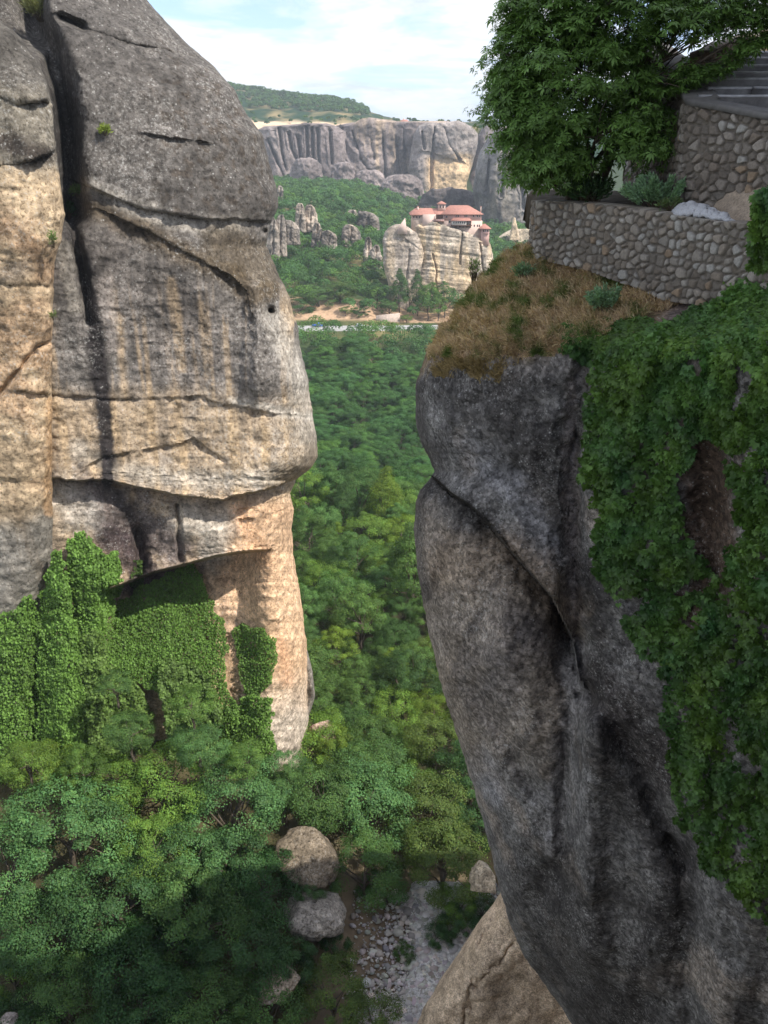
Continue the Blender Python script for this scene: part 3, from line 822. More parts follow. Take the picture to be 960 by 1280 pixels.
for i, (u0, u1, vt, vb, lab) in enumerate([(363, 403, 198, 240, 'rounded pale dome at the foot of the far fluted cliff'), (413, 445, 203, 240, 'square-cut grey block between two domes below the far cliffs'),
                                           (442, 482, 212, 245, 'low grey dome with an arched hollow, below the far cliffs'), (476, 530, 218, 262, 'long sloping grey shoulder of rock left of the monastery roofs'),
                                           (524, 602, 236, 275, 'rounded rock, coloured dark for shade, in the hollow just behind the monastery roofs')]):
    m_ = (u0+u1)/2; w_ = (u1-u0)/2
    oL = [(vt, m_-w_*.35), (vt+2, m_-w_*.65), (vt+7, m_-w_*.9), (vt+18, u0), (vb+20, u0-2)]
    oR = [(vt, m_+w_*.35), (vt+2, m_+w_*.6), (vt+8, m_+w_*.9), (vt+20, u1), (vb+20, u1+2)]
    simple_rock('rock_dome', oL, oR, vt, vb+20, (930, 920, 915, 880, 800)[i], 30, M['rock_far'], (gf*1.08, gf, gf*.95, gf*.9, gf*.45)[i], 210+i, 6, .05, lab, 'rock', 'domes at the foot of the far cliffs', 70, 80, 14, colf=streaks(gl, .3, .03))  # last dome: the hollow's shadow is put into its darker base colour
outc = [(334, 349, 270, 318, 455), (343, 358, 268, 315, 460), (352, 375, 275, 300, 465), (369, 382, 254, 285, 520), (380, 397, 256, 284, 525), (390, 402, 278, 303, 490), (399, 404, 285, 305, 488), (402, 421, 288, 306, 485),
        (427, 451, 281, 303, 500), (434, 447, 262, 272, 585), (447, 474, 264, 282, 570), (455, 466, 296, 330, 470), (464, 476, 306, 330, 468), (346, 354, 232, 248, 640), (486, 494, 300, 325, 440)]
olab = ['grey outcrop against the pillar edge, tallest and lowest of the hillside outcrops', 'brown slab leaning beside the outcrop at the pillar edge', 'blocky split outcrop right of the pillar edge on the wooded hillside',
        'small pale outcrop at the upper left of a taller twin', 'tall stepped pale outcrop standing above the hillside trees', 'narrow grey outcrop below the stepped pale one', 'thin sliver of grey rock between two outcrops', 'wedge-shaped brown outcrop among hillside trees',
        'rounded grey outcrop in the middle of the hillside trees', 'small bright slab high on the wooded hillside', 'long flat tilted slab high on the wooded hillside', 'tan jagged outcrop left of the monastery rock', 'small brown outcrop touching the monastery rock trees',
        'small white rock beside the pillar edge below the far cliffs', 'small grey rib on the left side of the monastery rock']
for i, (u0, u1, vt, vb, Y) in enumerate(outc):
    m_ = (u0+u1)/2; w_ = (u1-u0)/2; sk = (-.3, .2, -.35, 0, -.2, .1, 0, -.3, -.2, 0, -.5, 0, .2, 0, 0)[i]*w_; h_ = vb-vt
    oL = [(vt, m_-w_*.4+sk), (vt+h_*.12, m_-w_*.75+sk*.5), (vt+h_*.4, m_-w_*.95), (vb+6, u0-1)]
    oR = [(vt, m_+w_*.3+sk), (vt+h_*.15, m_+w_*.7+sk*.5), (vt+h_*.45, m_+w_*.95), (vb+6, u1+1)]
    simple_rock('rock_outcrop', oL, oR, vt, vb+6, Y, (u1-u0)*Y/F*.8, M['rock_mid'], lin(122, 114, 106), 230+i, 1.6, .22, olab[i], 'rock outcrop', 'rock outcrops on the wooded hillside', 48, 44,
                colf=streaks(lin(200, 180, 160), .4, .15), feats=vcracks([[(m_+1, vt+3), (m_-1, vb)]], 1.0, 1.5))

# ------------------------------------------------------------------ the rock under the monastery
banded = lambda c, U, V, G: streaks(lin(196, 172, 138), .5, .34)(c, U, V, G)
def m2col(c, U, V, G):
    c = streaks(lin(214, 184, 142), .6, .3, .1)(c, U, V, G)
    w = (np.exp(-(pldist(U, V, [(578, 290), (574, 330), (572, 370)])/1.2)**2)*.35)[..., None]; c = c*(1-w)+dgray*w
    w = (sstep(585, 600, U)*.5*sstep(-.2, .3, n2(U, V, 8, 30, 3, 9)))[..., None]; c = c*(1-w)+dgray*w
    return c
simple_rock('rock_pillar', [(280, 494), (284, 486), (290, 481), (300, 478), (330, 479), (350, 484), (370, 489), (410, 492)], [(280, 503), (285, 512), (292, 522), (300, 528), (318, 530), (335, 527), (365, 523), (410, 521)], 280, 410, 424, 16, M['rock_mid'],
            lin(160, 148, 136), 251, 1.0, .12, 'smaller left rock beside the monastery rock, parted from it by a dark cleft', 'rock pillar', None, 150, 110, 3, colf=banded,
            feats=addf(vcracks([[(512, 312), (508, 350), (512, 385)]], 1.2, 1.2), lambda U, V: ledge(U, V, [(505, 296), (528, 312)], 1.0, 5)+.35*n2(U, V, 60, 4, 3, 9)), lean=2)
simple_rock('rock_pillar', [(276, 534), (280, 519), (284, 515), (295, 518), (310, 525), (325, 528), (340, 525), (365, 522), (420, 521)], [(276, 542), (281, 556), (286, 576), (291, 588), (297, 600), (302, 611), (306, 613), (330, 617), (345, 618), (420, 612)], 276, 420, 425.5, 34, M['rock_mid'],
            lin(176, 162, 146), 252, .9, .09, 'banded cream and grey rock carrying the monastery', 'rock pillar', None, 190, 210, 4, colf=m2col,
            feats=addf(vcracks([[(541, 318), (546, 340), (544, 350), (547, 365)], [(578, 288), (575, 330)], [(600, 304), (604, 340)]], 1.0, 1.6), lambda U, V: .55*n2(U+V*.0, V-U*.12, 70, 4.2, 3, 10)), lean=1)
simple_rock('rock_ledge', [(286, 640), (292, 628), (300, 618), (330, 616)], [(286, 668), (330, 700)], 286, 330, 600, 30, M['rock_mid'], lin(196, 180, 158), 253, 1.0, .08,
            'low pale rock ledge right of the monastery at the foot of the tower', 'rock ledge', None, 50, 80, 10)
simple_rock('rock_spire', [(272, 641), (285, 639), (300, 636)], [(272, 644), (285, 647), (300, 650)], 272, 300, 590, 6, M['rock_mid'], lin(200, 178, 150), 254, .5, .15,
            'short tan rock spire on the ledge right of the monastery', 'rock spire', None, 40, 30)

# ------------------------------------------------------------------ monastery
YM = 431.0
def bx(mb, u0, u1, v0, v1, Y, dep):
    a = P(u0, v1, Y); b = P(u1, v0, Y)
    mb.box(a[0], b[0], Y, Y+dep, a[2], b[2]); return mb
def roofpx(name, parent, org, u0, u1, ve, vr, Y, dep, r0, r1, ov=.7):
    a = P(u0, ve, Y); b = P(u1, vr, Y)
    w = b[0]-a[0]
    m = MB().hip(a[0]-ov, b[0]+ov, Y-ov, Y+dep+ov, a[2], b[2], a[0]+w*r0, a[0]+w*r1)
    return m.build(name, M['roof'], parent, org)
def window(parent, org, u0, u1, v0, v1, Y, frame=True, arch=False):
    f = MB(); bx(f, u0-.25, u1+.25, v0-.2, v1+.35, Y-.06, .12)
    fo = f.build('window', M['white'] if frame else M['wood'], parent, org)
    p = MB(); bx(p, u0, u1, v0, v1, Y-.085, .1); p.build('pane', M['glass'], fo, (0, 0, 0) if False else org)
    return fo
mo = tuple(P(560, 290, YM))
mon = empty('monastery', mo, 'cream and pink monastery with red tiled roofs perched on the banded rock', 'monastery')
def part(mb, name, mat, parent=None): return mb.build(name, mat, parent or mon, mo)
part(bx(MB(), 514.5, 541, 268, 292, YM-3, 14), 'wall', M['stonewall'])
part(bx(MB(), 528, 545, 268, 287, YM-4.2, 8), 'wall', M['plaster'])
part(bx(MB(), 540, 558, 267.5, 287, YM-1.5, 12), 'wall', M['plaster'])
part(bx(MB(), 556, 602, 267.5, 276, YM-2, 14), 'wall', M['pinkwall'])
part(bx(MB(), 554, 603, 276, 302, YM-2.2, 14), 'wall', M['plaster'])
part(bx(MB(), 601, 612, 285, 307, YM-4, 7), 'wall', M['pinkwall'])
part(bx(MB(), 547.8, 557, 254.3, 264, YM+1, 4), 'tower', M['plaster'])
for a in ((514, 542, 268.3, 261.2, YM-3.4, 15, .22, .95), (538, 560, 267.6, 261.5, YM-2, 13, .1, .9), (553, 603, 267.6, 257.6, YM-2.4, 15, .22, .68)):
    roofpx('roof', mon, mo, *a)
roofpx('roof', mon, mo, 600.6, 612.6, 285.6, 280.5, YM-4.4, 8, .4, .6)
roofpx('tower_roof', mon, mo, 547.5, 557.3, 254.6, 251.6, YM+.8, 4.4, .45, .55, .3)
roofpx('balcony_roof', mon, mo, 564.5, 589.5, 275.6, 272.6, YM-4.6, 3.4, .1, .9, .3)
for (u0, u1, v0, v1, Y) in ((521.3, 523.6, 258.5, 264, YM+2), (600.3, 601.8, 258.5, 266, YM+1)):
    ch = part(bx(MB(), u0, u1, v0, v1, Y, .8), 'chimney', M['plaster'])
    bx(MB(), u0-.3, u1+.3, v0-.6, v0, Y-.1, 1.1).build('chimney_cap', M['roof'], ch, mo)
# loggia with timber balcony
part(bx(MB(), 544.2, 553.6, 268.6, 273.2, YM-1.62, .2), 'loggia', M['wood'])
m = MB()
for k in range(5): bx(m, 544.2+k*2.3, 544.6+k*2.3, 268.6, 276, YM-4.6, .2)
bx(m, 541.8, 555, 273.4, 273.8, YM-4.7, .25); bx(m, 541.8, 555, 276.6, 277.6, YM-4.8, 3.2)
part(m, 'balcony', M['wood'])
part(bx(MB(), 542, 554.8, 274.2, 276.6, YM-4.55, .12), 'balcony_rail', M['pinkwall'])
# closed projecting balcony
part(bx(MB(), 564.8, 583.2, 275.8, 281.6, YM-4.4, 2.2), 'enclosed_balcony', M['white'])
part(bx(MB(), 583.2, 589.2, 275.8, 281.6, YM-4.3, 2.1), 'enclosed_balcony', M['wood'])
m = MB(); bx(m, 564, 590, 281.6, 282.6, YM-4.8, 2.7)
for k in range(6): 
    a = P(565.5+k*4.5, 282.6, YM-4.4); m.box(a[0], a[0]+.25, YM-4.4, YM-2.2, a[2]-.9, a[2])
part(m, 'balcony_floor', M['wood'])
for k in range(6): window(mon, mo, 566.6+k*2.7, 568.3+k*2.7, 277, 279.3, YM-4.4)
window(mon, mo, 585, 586.3, 276.8, 280.2, YM-4.3, True)
for u in (569.6, 572.2, 580.6, 582.8, 591.2, 596, 599): window(mon, mo, u, u+1.5, 268.8, 271.2, YM-2.0)
window(mon, mo, 561, 563, 275, 278.2, YM-2.2, False); window(mon, mo, 557.5, 559, 270, 272, YM-2.0, False)
for u in (516.8, 520.4, 524): window(mon, mo, u, u+1, 270.3, 272.4, YM-3.0, False)
for u in (606.2, 608.8): window(mon, mo, u, u+1.2, 287, 289.6, YM-4.0)
window(mon, mo, 604, 605, 287.5, 289.5, YM-4.0, False)
m = MB(); bx(m, 604.5, 611.5, 291.2, 291.8, YM-4.8, .9); part(m, 'ledge', M['pinkwall'])
for u in (596.5, 599, 592.5): window(mon, mo, u, u+1, 281, 283, YM-2.2, False)
for u in (550, 553.5): window(mon, mo, u, u+1.2, 256.8, 259.6, YM+1, False)
window(mon, mo, 558.6, 559.6, 284, 288, YM-2.2, False)

# small sloping wall on the left rock
a = P(497, 290, 424); b = P(509, 290, 424)
w = MB(); w.hexa([(a[0], 424, a[2]-1), (b[0], 424, b[2]-1), (b[0], 428, b[2]-1), (a[0], 428, a[2]-1), (a[0], 424, a[2]+1.4), (b[0]-1, 424, b[2]+6.3), (b[0]-1, 428, b[2]+6.3), (a[0], 428, a[2]+1.4)])
tag(w.build('ruined_wall', M['plaster'], None, (a[0], 424, a[2])), 'pale sloping ruined wall on top of the smaller left rock', 'wall')

# far buildings on the plateau edge
fo_ = tuple(P(498, 160, 1024))
fb = empty('convent', fo_, 'low cream convent with red roofs on top of the far cliffs', 'convent')
for (u0, u1, v0, v1, Y, d, r) in ((476, 489, 155, 161, 1026, 14, 2.2), (488, 500, 153.5, 161, 1030, 14, 2.4), (501, 511, 151.8, 161, 1028, 14, 2.8), (510, 520, 154.2, 161, 1024, 14, 2.4), (480, 506, 157.5, 163, 1018, 8, 1.4)):
    bx(MB(), u0, u1, v0, v1, Y, d).build('wall', M['plaster'], fb, fo_)
    roofpx('roof', fb, fo_, u0, u1, v0+.2, v0-r, Y, d, .25, .75, .8)
    for k in range(3): 
        uu = u0+(u1-u0)*(.2+.28*k); window(fb, fo_, uu, uu+.8, v0+1.2, v0+2.6, Y, False)
bx(MB(), 503.6, 505.4, 148.2, 153, 1034, 3).build('bell_tower', M['plaster'], fb, fo_)

# retaining wall above the road, with the bank
a = P(470, 403, 400); b = P(500, 403, 400)
w = MB(); w.hexa([(a[0], 400, a[2]-3), (b[0], 400, b[2]-3), (b[0], 402, b[2]-3), (a[0], 402, a[2]-3), (a[0], 401, a[2]+3.0), (b[0], 401, b[2]+4.2), (b[0], 402, b[2]+4.2), (a[0], 402, a[2]+3.0)])
tag(w.build('retaining_wall', M['stonewall'], None, (a[0], 400, a[2])), 'tan rubble retaining wall beside the road in the valley', 'wall')

# vehicles on the road
def car(name, u, v, L, H, paint_m, lab, cat, rz, cabin):
    p = P(u, v, 390.3); o = (p[0], 390.3, -74.88)
    r = empty(name, o, lab, cat); r.rotation_euler = (0, 0, rz)
    def prism(pts, w):
        v = np.array([(x, -w, z) for x, z in pts]+[(x, w, z) for x, z in pts]); n = len(pts)
        me = [[i, (i+1) % n, (i+1) % n+n, i+n] for i in range(n)]
        m = MB(); m.add(v, me)
        c0 = len(v); m.add(np.array([v[:n].mean(0), v[n:].mean(0)]), np.zeros((0, 4), int) if False else np.array([[0, 1, 0]]))
        m.f3 = [np.array([[c0, (i+1) % n, i] for i in range(n)]+[[c0+1, i+n, (i+1) % n+n] for i in range(n)])]
        return m
    h = L/2
    if cabin == 'pickup':
        body = [(-h, .45), (h, .45), (h, .95), (h-.9, 1.1), (h-1.3, H), (h-2.5, H), (h-2.6, 1.15), (-h, 1.15)]
        win = [(h-1.02, 1.12), (h-1.38, H-.12), (h-2.4, H-.12), (h-2.45, 1.14)]
    else:
        body = [(-h, .4), (h, .4), (h, .8), (h-1.0, .98), (h-1.7, H), (-h+.9, H), (-h+.15, 1.0)]
        win = [(h-1.2, 1.0), (h-1.75, H-.1), (-h+1.0, H-.1), (-h+.5, 1.0)]
    prism(body, .88).build('body', paint_m, r)
    prism(win, .89).build('window', M['glass'], r)
    for sx in (-1, 1):
        for sy in (-1, 1):
            t = MB().tube([(sx*(h-.85), sy*.72, .34), (sx*(h-.85), sy*.93, .34)], [.34, .34], 14).build('wheel', M['rubber'], r)
            MB().tube([(sx*(h-.85), sy*.80, .34), (sx*(h-.85), sy*.945, .34)], [.19, .19], 10).build('rim', M['silver'], t)
    for sy in (-1, 1): MB().box(h-.02, h+.03, sy*.62-.15, sy*.62+.15, .66, .84).build('headlight', M['white'], r)
car('pickup_truck', 396.5, 408, 4.9, 1.85, M['blue'], 'blue pickup truck parked at the roadside near the left rock', 'truck', .05, 'pickup')
car('parked_car', 450, 407.5, 4.2, 1.5, M['silver'], 'silver car parked on the valley road, partly behind trees', 'car', .02, 'car')

# ------------------------------------------------------------------ masonry
def stones2d(s, h, size, seed, asp=1.15):
    """heights and tints of a rubble wall at wall coordinates s (along), h (up)"""
    rr = np.stack([s/size/asp, h/size], -1)+.13*np.stack([n2(s, h, .3, .3, 2, seed), n2(s, h, .3, .3, 2, seed+1)], -1)
    i = np.floor(rr).astype(np.int64); f1 = np.full(s.shape, 9.); f2 = np.full(s.shape, 9.); idn = np.zeros(s.shape, np.int64)
    for dx in (-1, 0, 1):
        for dy in (-1, 0, 1):
            cx = i[..., 0]+dx; cy = i[..., 1]+dy; hh = _hash(cx, cy, cx*0, seed)
            px = cx+.5+.78*((hh & 255)/255-.5); py = cy+.5+.7*(((hh >> 8) & 255)/255-.5)
            wgt = .34*((hh >> 16) & 255)/255
            d = np.hypot(rr[..., 0]-px, rr[..., 1]-py)-wgt
            closer = d < f1
            f2 = np.where(closer, f1, np.minimum(f2, d)); idn = np.where(closer, hh, idn); f1 = np.where(closer, d, f1)
    e = f2-f1
    t1 = (idn & 1023)/1023; t2 = ((idn >> 10) & 1023)/1023; t3 = ((idn >> 20) & 1023)/1023
    gap = .10+.22*((idn >> 5) & 255)/255
    stone = sstep(gap*.5, gap+.10, e)
    dome = np.clip(e*1.1, 0, .55)**.5
    H = stone*(.018+.03*t2)+stone*dome*.018
    return stone, H, t1, t2, t3
def wall_mesh(name, path, zb, zt, thick, size, seed, lab, res=.014, endcaps=True, tone=.62, colA=lin(146, 134, 120), colB=lin(176, 170, 160), mortar=lin(124, 116, 106), parent=None):
    """path: plan points left to right as seen from its face; zb, zt functions of the along distance"""
    pth = np.array(path, float)
    # smooth path
    d = np.linalg.norm(np.diff(pth, axis=0), axis=1); cs = np.concatenate([[0], np.cumsum(d)]); L = cs[-1]
    n = max(int(L/res), 8); s = np.linspace(0, L, n)
    x = np.interp(s, cs, pth[:, 0]); y = np.interp(s, cs, pth[:, 1])
    k = max(int(.12/res), 1); ker = np.ones(2*k+1)/(2*k+1)
    xp = np.convolve(np.pad(x, k, mode='reflect', reflect_type='odd'), ker, 'valid'); yp = np.convolve(np.pad(y, k, mode='reflect', reflect_type='odd'), ker, 'valid')
    tx, ty = np.gradient(xp), np.gradient(yp); ln = np.hypot(tx, ty); nx, ny = ty/ln, -tx/ln     # faces the viewer
    b = np.array([zb(q) for q in s]); t = np.array([zt(q) for q in s]); t = t+.02*fbm(np.stack([s*3, s*0, s*0], -1), 3, seed)
    hm = float((t-b).max()); m = max(int(hm/res), 6); q = np.linspace(0, 1, m)
    S = s[:, None]+0*q[None]; H = b[:, None]+(t-b)[:, None]*q[None]
    st, hh, t1, t2, t3 = stones2d(S, H, size, seed)
    hh = hh+.012*fbm(np.stack([S*9, H*9, 0*S], -1), 3, seed+4)+.02*fbm(np.stack([S*1.2, H*1.2, 0*S], -1), 2, seed+5)
    X = xp[:, None]+nx[:, None]*hh; Y = yp[:, None]+ny[:, None]*hh
    G = np.stack([X, Y, H], -1)
    A, Bc = np.asarray(colA), np.asarray(colB)
    c = A+(Bc-A)*t1[..., None]; c = c*(.62+.5*t2[..., None])
    c = np.where((t3 > .93)[..., None], lin(158, 138, 116)*(.8+.3*t2[..., None]), c)
    c = np.where((t3 < .07)[..., None], lin(180, 176, 168)*.9, c)
    mo_ = mortar*(1+.35*fbm(np.stack([S*14, H*14, 0*S], -1), 3, seed+7))[..., None]
    c = mo_*(1-st[..., None])+c*st[..., None]
    c = c*(1+.16*fbm(np.stack([S*1.1, H*1.6, 0*S], -1), 3, seed+9))[..., None]*tone
    # lichen-dark top and damp foot
    # back side and top
    bx_, by_ = xp-nx*thick, yp-ny*thick
    top = np.stack([bx_, by_, t], -1); bot = np.stack([bx_, by_, b], -1)
    midt = np.stack([(xp+bx_)/2, (yp+by_)/2, t+.015], -1)
    A3 = np.concatenate([G, midt[:, None], top[:, None], bot[:, None]], 1)
    C3 = np.concatenate([c, np.repeat((mortar*.9)[None, None], n, 0).repeat(3, 1)], 1)
    mm = A3.shape[1]
    Fq = grid_faces(n, mm, True)
    V = A3.reshape(-1, 3); F3 = []
    for i0 in (0, (n-1)*mm):
        cc = V[i0:i0+mm].mean(0); V = np.concatenate([V, cc[None]]); kk = len(V)-1
        j = np.arange(mm); F3.append(np.stack([j*0+kk, i0+j, i0+(j+1) % mm], -1))
    C_ = np.concatenate([C3.reshape(-1, 3), np.repeat((mortar*1.0)[None], 2, 0)])
    org = (float(x.mean()), float(y.mean()), float(b.min()))
    o = mesh_obj(name, V, [Fq, np.concatenate(F3)], M['wall'], parent, C_, True, org)
    if lab: tag(o, lab, 'stone wall')
    return o, s, xp, yp, L

def pxy(u, v, Y): p = P(u, v, Y); return (p[0], p[1])
# low curved terrace wall
ZT = -.80
wp = [(672, 17.6), (667, 16.9), (667, 16.1), (676, 15.5), (700, 15.1), (740, 14.5), (800, 13.5), (850, 12.8), (900, 12.1), (945, 11.5), (990, 10.9), (1040, 10.3), (1180, 9.2)]
wp_xy = [pxy(u, 262, Y) for u, Y in wp]
wl = np.concatenate([[0], np.cumsum(np.linalg.norm(np.diff(np.array(wp_xy), axis=0), axis=1))])
foot_u = np.array([w_[0] for w_ in wp]); 
vfoot = [312, 313, 314, 316, 320, 328, 348, 366, 372, 372, 372, 372, 380]
zfoot = [P(u, v, Y)[2]-.12 for (u, Y), v in zip(wp, vfoot)]
vtop = [252, 251, 251, 251, 252, 254, 261, 270, 277, 279, 282, 285, 292]
ztop = [P(u, v, Y)[2] for (u, Y), v in zip(wp, vtop)]
wall_mesh('stone_wall', wp_xy, lambda q: float(np.interp(q, wl, zfoot)), lambda q: float(np.interp(q, wl, ztop)), .4, .13, 5, 'low curved rubble wall holding up the terrace with the tree', res=.013)

# terrace soil
def terrace():
    us = np.linspace(664, 1180, 190); k = np.linspace(0, 1, 70)
    x0 = np.interp(us, foot_u[1:], [w_[0] for w_ in wp_xy][1:]); 
    Yf = np.interp(us, [667, 676, 700, 740, 800, 850, 900, 945, 990, 1060, 1180], [16.3, 15.6, 15.2, 14.6, 13.6, 12.9, 12.2, 11.6, 11.0, 10.2, 9.3])+.2
    zt = np.interp(us, foot_u[1:], ztop[1:])-.05
    Yb = np.interp(us, [667, 760, 870, 960, 1060, 1180], [17.8, 19, 15.2, 14.2, 13.6, 12.6])
    Y = Yf[:, None]+(Yb-Yf)[:, None]*k[None]; X = (P(us, 262, Yf)[:, 0])[:, None]*(1+.0*k)+.0*Y
    X = X*(Y/Yf[:, None])*.5+X*.5
    Z = zt[:, None]+.14*k[None]+.05*n2(X, Y, .5, .5, 4, 3)
    # heap of earth falling to the right wall
    Z = Z+.50*sstep(870, 930, us)[:, None]*sstep(.0, .45, k)[None]
    G = np.stack([X, Y, Z], -1); c = lin(62, 54, 42)*(1+.4*fbm(G*6, 3, 4))[..., None]
    w_ = (sstep(860, 890, us)[:, None]*np.ones_like(k)[None])[..., None]; c = c*(1-w_)+lin(142, 128, 112)*w_*(1+.3*fbm(G*9, 3, 6))[..., None]
    # sides down to close the bed
    n, m_ = X.shape
    o = mesh_obj('soil', G.reshape(-1, 3), grid_faces(n, m_), M['soil'], col=c.reshape(-1, 3), smooth=True)
    md = o.modifiers.new('thick', 'SOLIDIFY'); md.thickness = .5; md.offset = 1
    tag(o, kind='structure')
terrace()

# pale gravel heap on the wall end
def heap():
    us = np.linspace(843, 915, 70); vs = np.linspace(0, 1, 26)
    Yf = np.interp(us, [840, 900, 915], [13.0, 12.15, 12.0])+.06
    G = []
    for k in vs:
        w_ = np.sin(np.clip((us-843)/72, 0, 1)*PI)**.6
        Y = Yf+k*.8*w_
        z = np.interp(us, foot_u, ztop)+.005+.13*np.sin(PI*min(k*1.0, 1))**.7*w_-.06*(1-w_)
        x = P(us, 262, Yf)[:, 0]+k*.05
        G.append(np.stack([x, Y, z], -1))
    G = np.stack(G, 1); G[..., 2] += .05*fbm(G*9, 4, 8)
    o = mesh_obj('gravel', G.reshape(-1, 3), grid_faces(70, 26), M['lime'], smooth=True); o.modifiers.new('t', 'SOLIDIFY').thickness = .06
    tag(o, kind='stuff'); o['label'] = 'white gravel heap spilled on the terrace wall end'
heap()

# tall wall of the stair, with its coping
cA = P(862, 140, 13.7); 
pR = [pxy(790, 150, 17.6), pxy(822, 150, 16.2), pxy(850, 150, 14.5), (cA[0], cA[1]), pxy(900, 140, 13.2), pxy(960, 140, 12.5), pxy(1040, 140, 11.6), pxy(1220, 140, 10.4)]
pl = np.concatenate([[0], np.cumsum(np.linalg.norm(np.diff(np.array(pR), axis=0), axis=1))])
zc = [P(800, 56, 17.6)[2], P(822, 80, 16.2)[2], P(850, 116, 14.5)[2], P(862, 131, 13.7)[2], P(900, 138, 13.2)[2], P(960, 149, 12.5)[2], P(1040, 162, 11.6)[2], P(1220, 172, 10.4)[2]]
wall_mesh('stair_wall', pR, lambda q: -1.1, lambda q: float(np.interp(q, pl, zc)), .35, .135, 11, 'tall rubble wall below the steps, topped by a grey sloping coping', res=.013, colA=lin(132, 120, 108), colB=lin(160, 152, 142))
st_wall = bpy.data.objects['stair_wall']
def coping():
    s = np.linspace(0, pl[-1], 60); x = np.interp(s, pl, [q[0] for q in pR]); y = np.interp(s, pl, [q[1] for q in pR]); z = np.interp(s, pl, zc)
    tx, ty = np.gradient(x), np.gradient(y); ln = np.hypot(tx, ty); nx, ny = ty/ln, -tx/ln
    prof = [(.07, -.005), (.075, .055), (.06, .075), (-.38, .10), (-.42, .08), (-.42, -.005)]
    G = np.stack([np.stack([x+nx*a, y+ny*a, z+b+.01*fbm(np.stack([s*4, s*0+b*9, s*0], -1), 3, 2)], -1) for a, b in prof], 1)
    G = G - np.array(st_wall.location)
    mesh_obj('coping', G.reshape(-1, 3), np.concatenate([grid_faces(60, 6, True)]), M['coping'], st_wall)
coping()

# stone steps
so = P(960, 125, 13.2)
stair = empty('stone_steps', so, 'worn grey stone steps climbing at the upper right beside the stair wall', 'steps')
sv = [(127, 872, 13.8), (118, 884, 14.15), (107.5, 886, 14.5), (97.5, 912, 14.9), (89, 920, 15.3), (80.5, 928, 15.7), (71, 935, 16.1), (63, 944, 16.5)]
for i in range(len(sv)-1):
    v, u, Y = sv[i]; z1 = P(u, sv[i+1][0], Y)[2]; z0 = P(u, v, Y)[2]
    x0 = P(u, v, Y)[0]; x1 = x0+5.0
    c = .018
    mb = MB(); z0_ = z0-.9
    # each step in slabs with open joints and a rounded nosing
    xs = [x0]+sorted(x0+random.Random(i).uniform(.45, 2.2) for _ in range(2))+[x0+2.6, x0+3.7]+[x1]
    for a, b in zip(xs[:-1], xs[1:]):
        if b-a < .08: continue
        dz = random.Random(a).uniform(-.008, .008); dy = random.Random(a*2).uniform(-.012, .012)
        nn = 8; X = np.linspace(a+.006, b-.006, nn)
        prof = [(0.03+dy, z0_), (0.03+dy, z1-.045+dz), (-.0+dy, z1-.04+dz), (-.002+dy, z1-c+dz), (c+dy, z1+dz), (.55, z1+dz), (.55, z0_)]
        G = np.stack([np.stack([X, X*0+Y+p_, X*0+q_+.006*fbm(np.stack([X*3, X*0+p_*5, X*0+i], -1), 2, 3)], -1) for p_, q_ in prof], 1)
        mb.add(G.reshape(-1, 3), grid_faces(nn, len(prof), True))
        for e in (0, nn-1):
            mb.f4.append(np.array([[0, 1, 4, 5], [0, 5, 6, 0]])[:1]+mb.n-nn*len(prof)+e*len(prof)); mb.f3.append(np.array([[1, 2, 4], [2, 3, 4], [0, 5, 6]])+mb.n-nn*len(prof)+e*len(prof))
    mb.build('step', M['step'], stair, so)
# wall beside and behind the steps
pB = [pxy(846, 100, 15.3), pxy(880, 100, 15.1), pxy(905, 95, 15.5), pxy(925, 85, 16.2), pxy(948, 70, 17.1), pxy(980, 60, 17.9), pxy(1030, 60, 18.4), pxy(1230, 60, 18.6)]
pbl = np.concatenate([[0], np.cumsum(np.linalg.norm(np.diff(np.array(pB), axis=0), axis=1))])
zb_ = [P(846, 82, 15.3)[2], P(880, 66, 15.1)[2], P(905, 54, 15.5)[2], P(925, 48, 16.2)[2], P(948, 40, 17.1)[2], P(980, 34, 17.9)[2], P(1030, 25, 18.4)[2], P(1230, 10, 18.6)[2]]
wall_mesh('back_wall_of_stairs', pB, lambda q: -.4, lambda q: float(np.interp(q, pbl, zb_)), .4, .15, 23, 'brown rubble wall rising along the left of the stone steps', res=.015, colA=lin(150, 124, 106), colB=lin(164, 144, 126))
bpy.data.objects['back_wall_of_stairs'].name = 'rubble_wall'

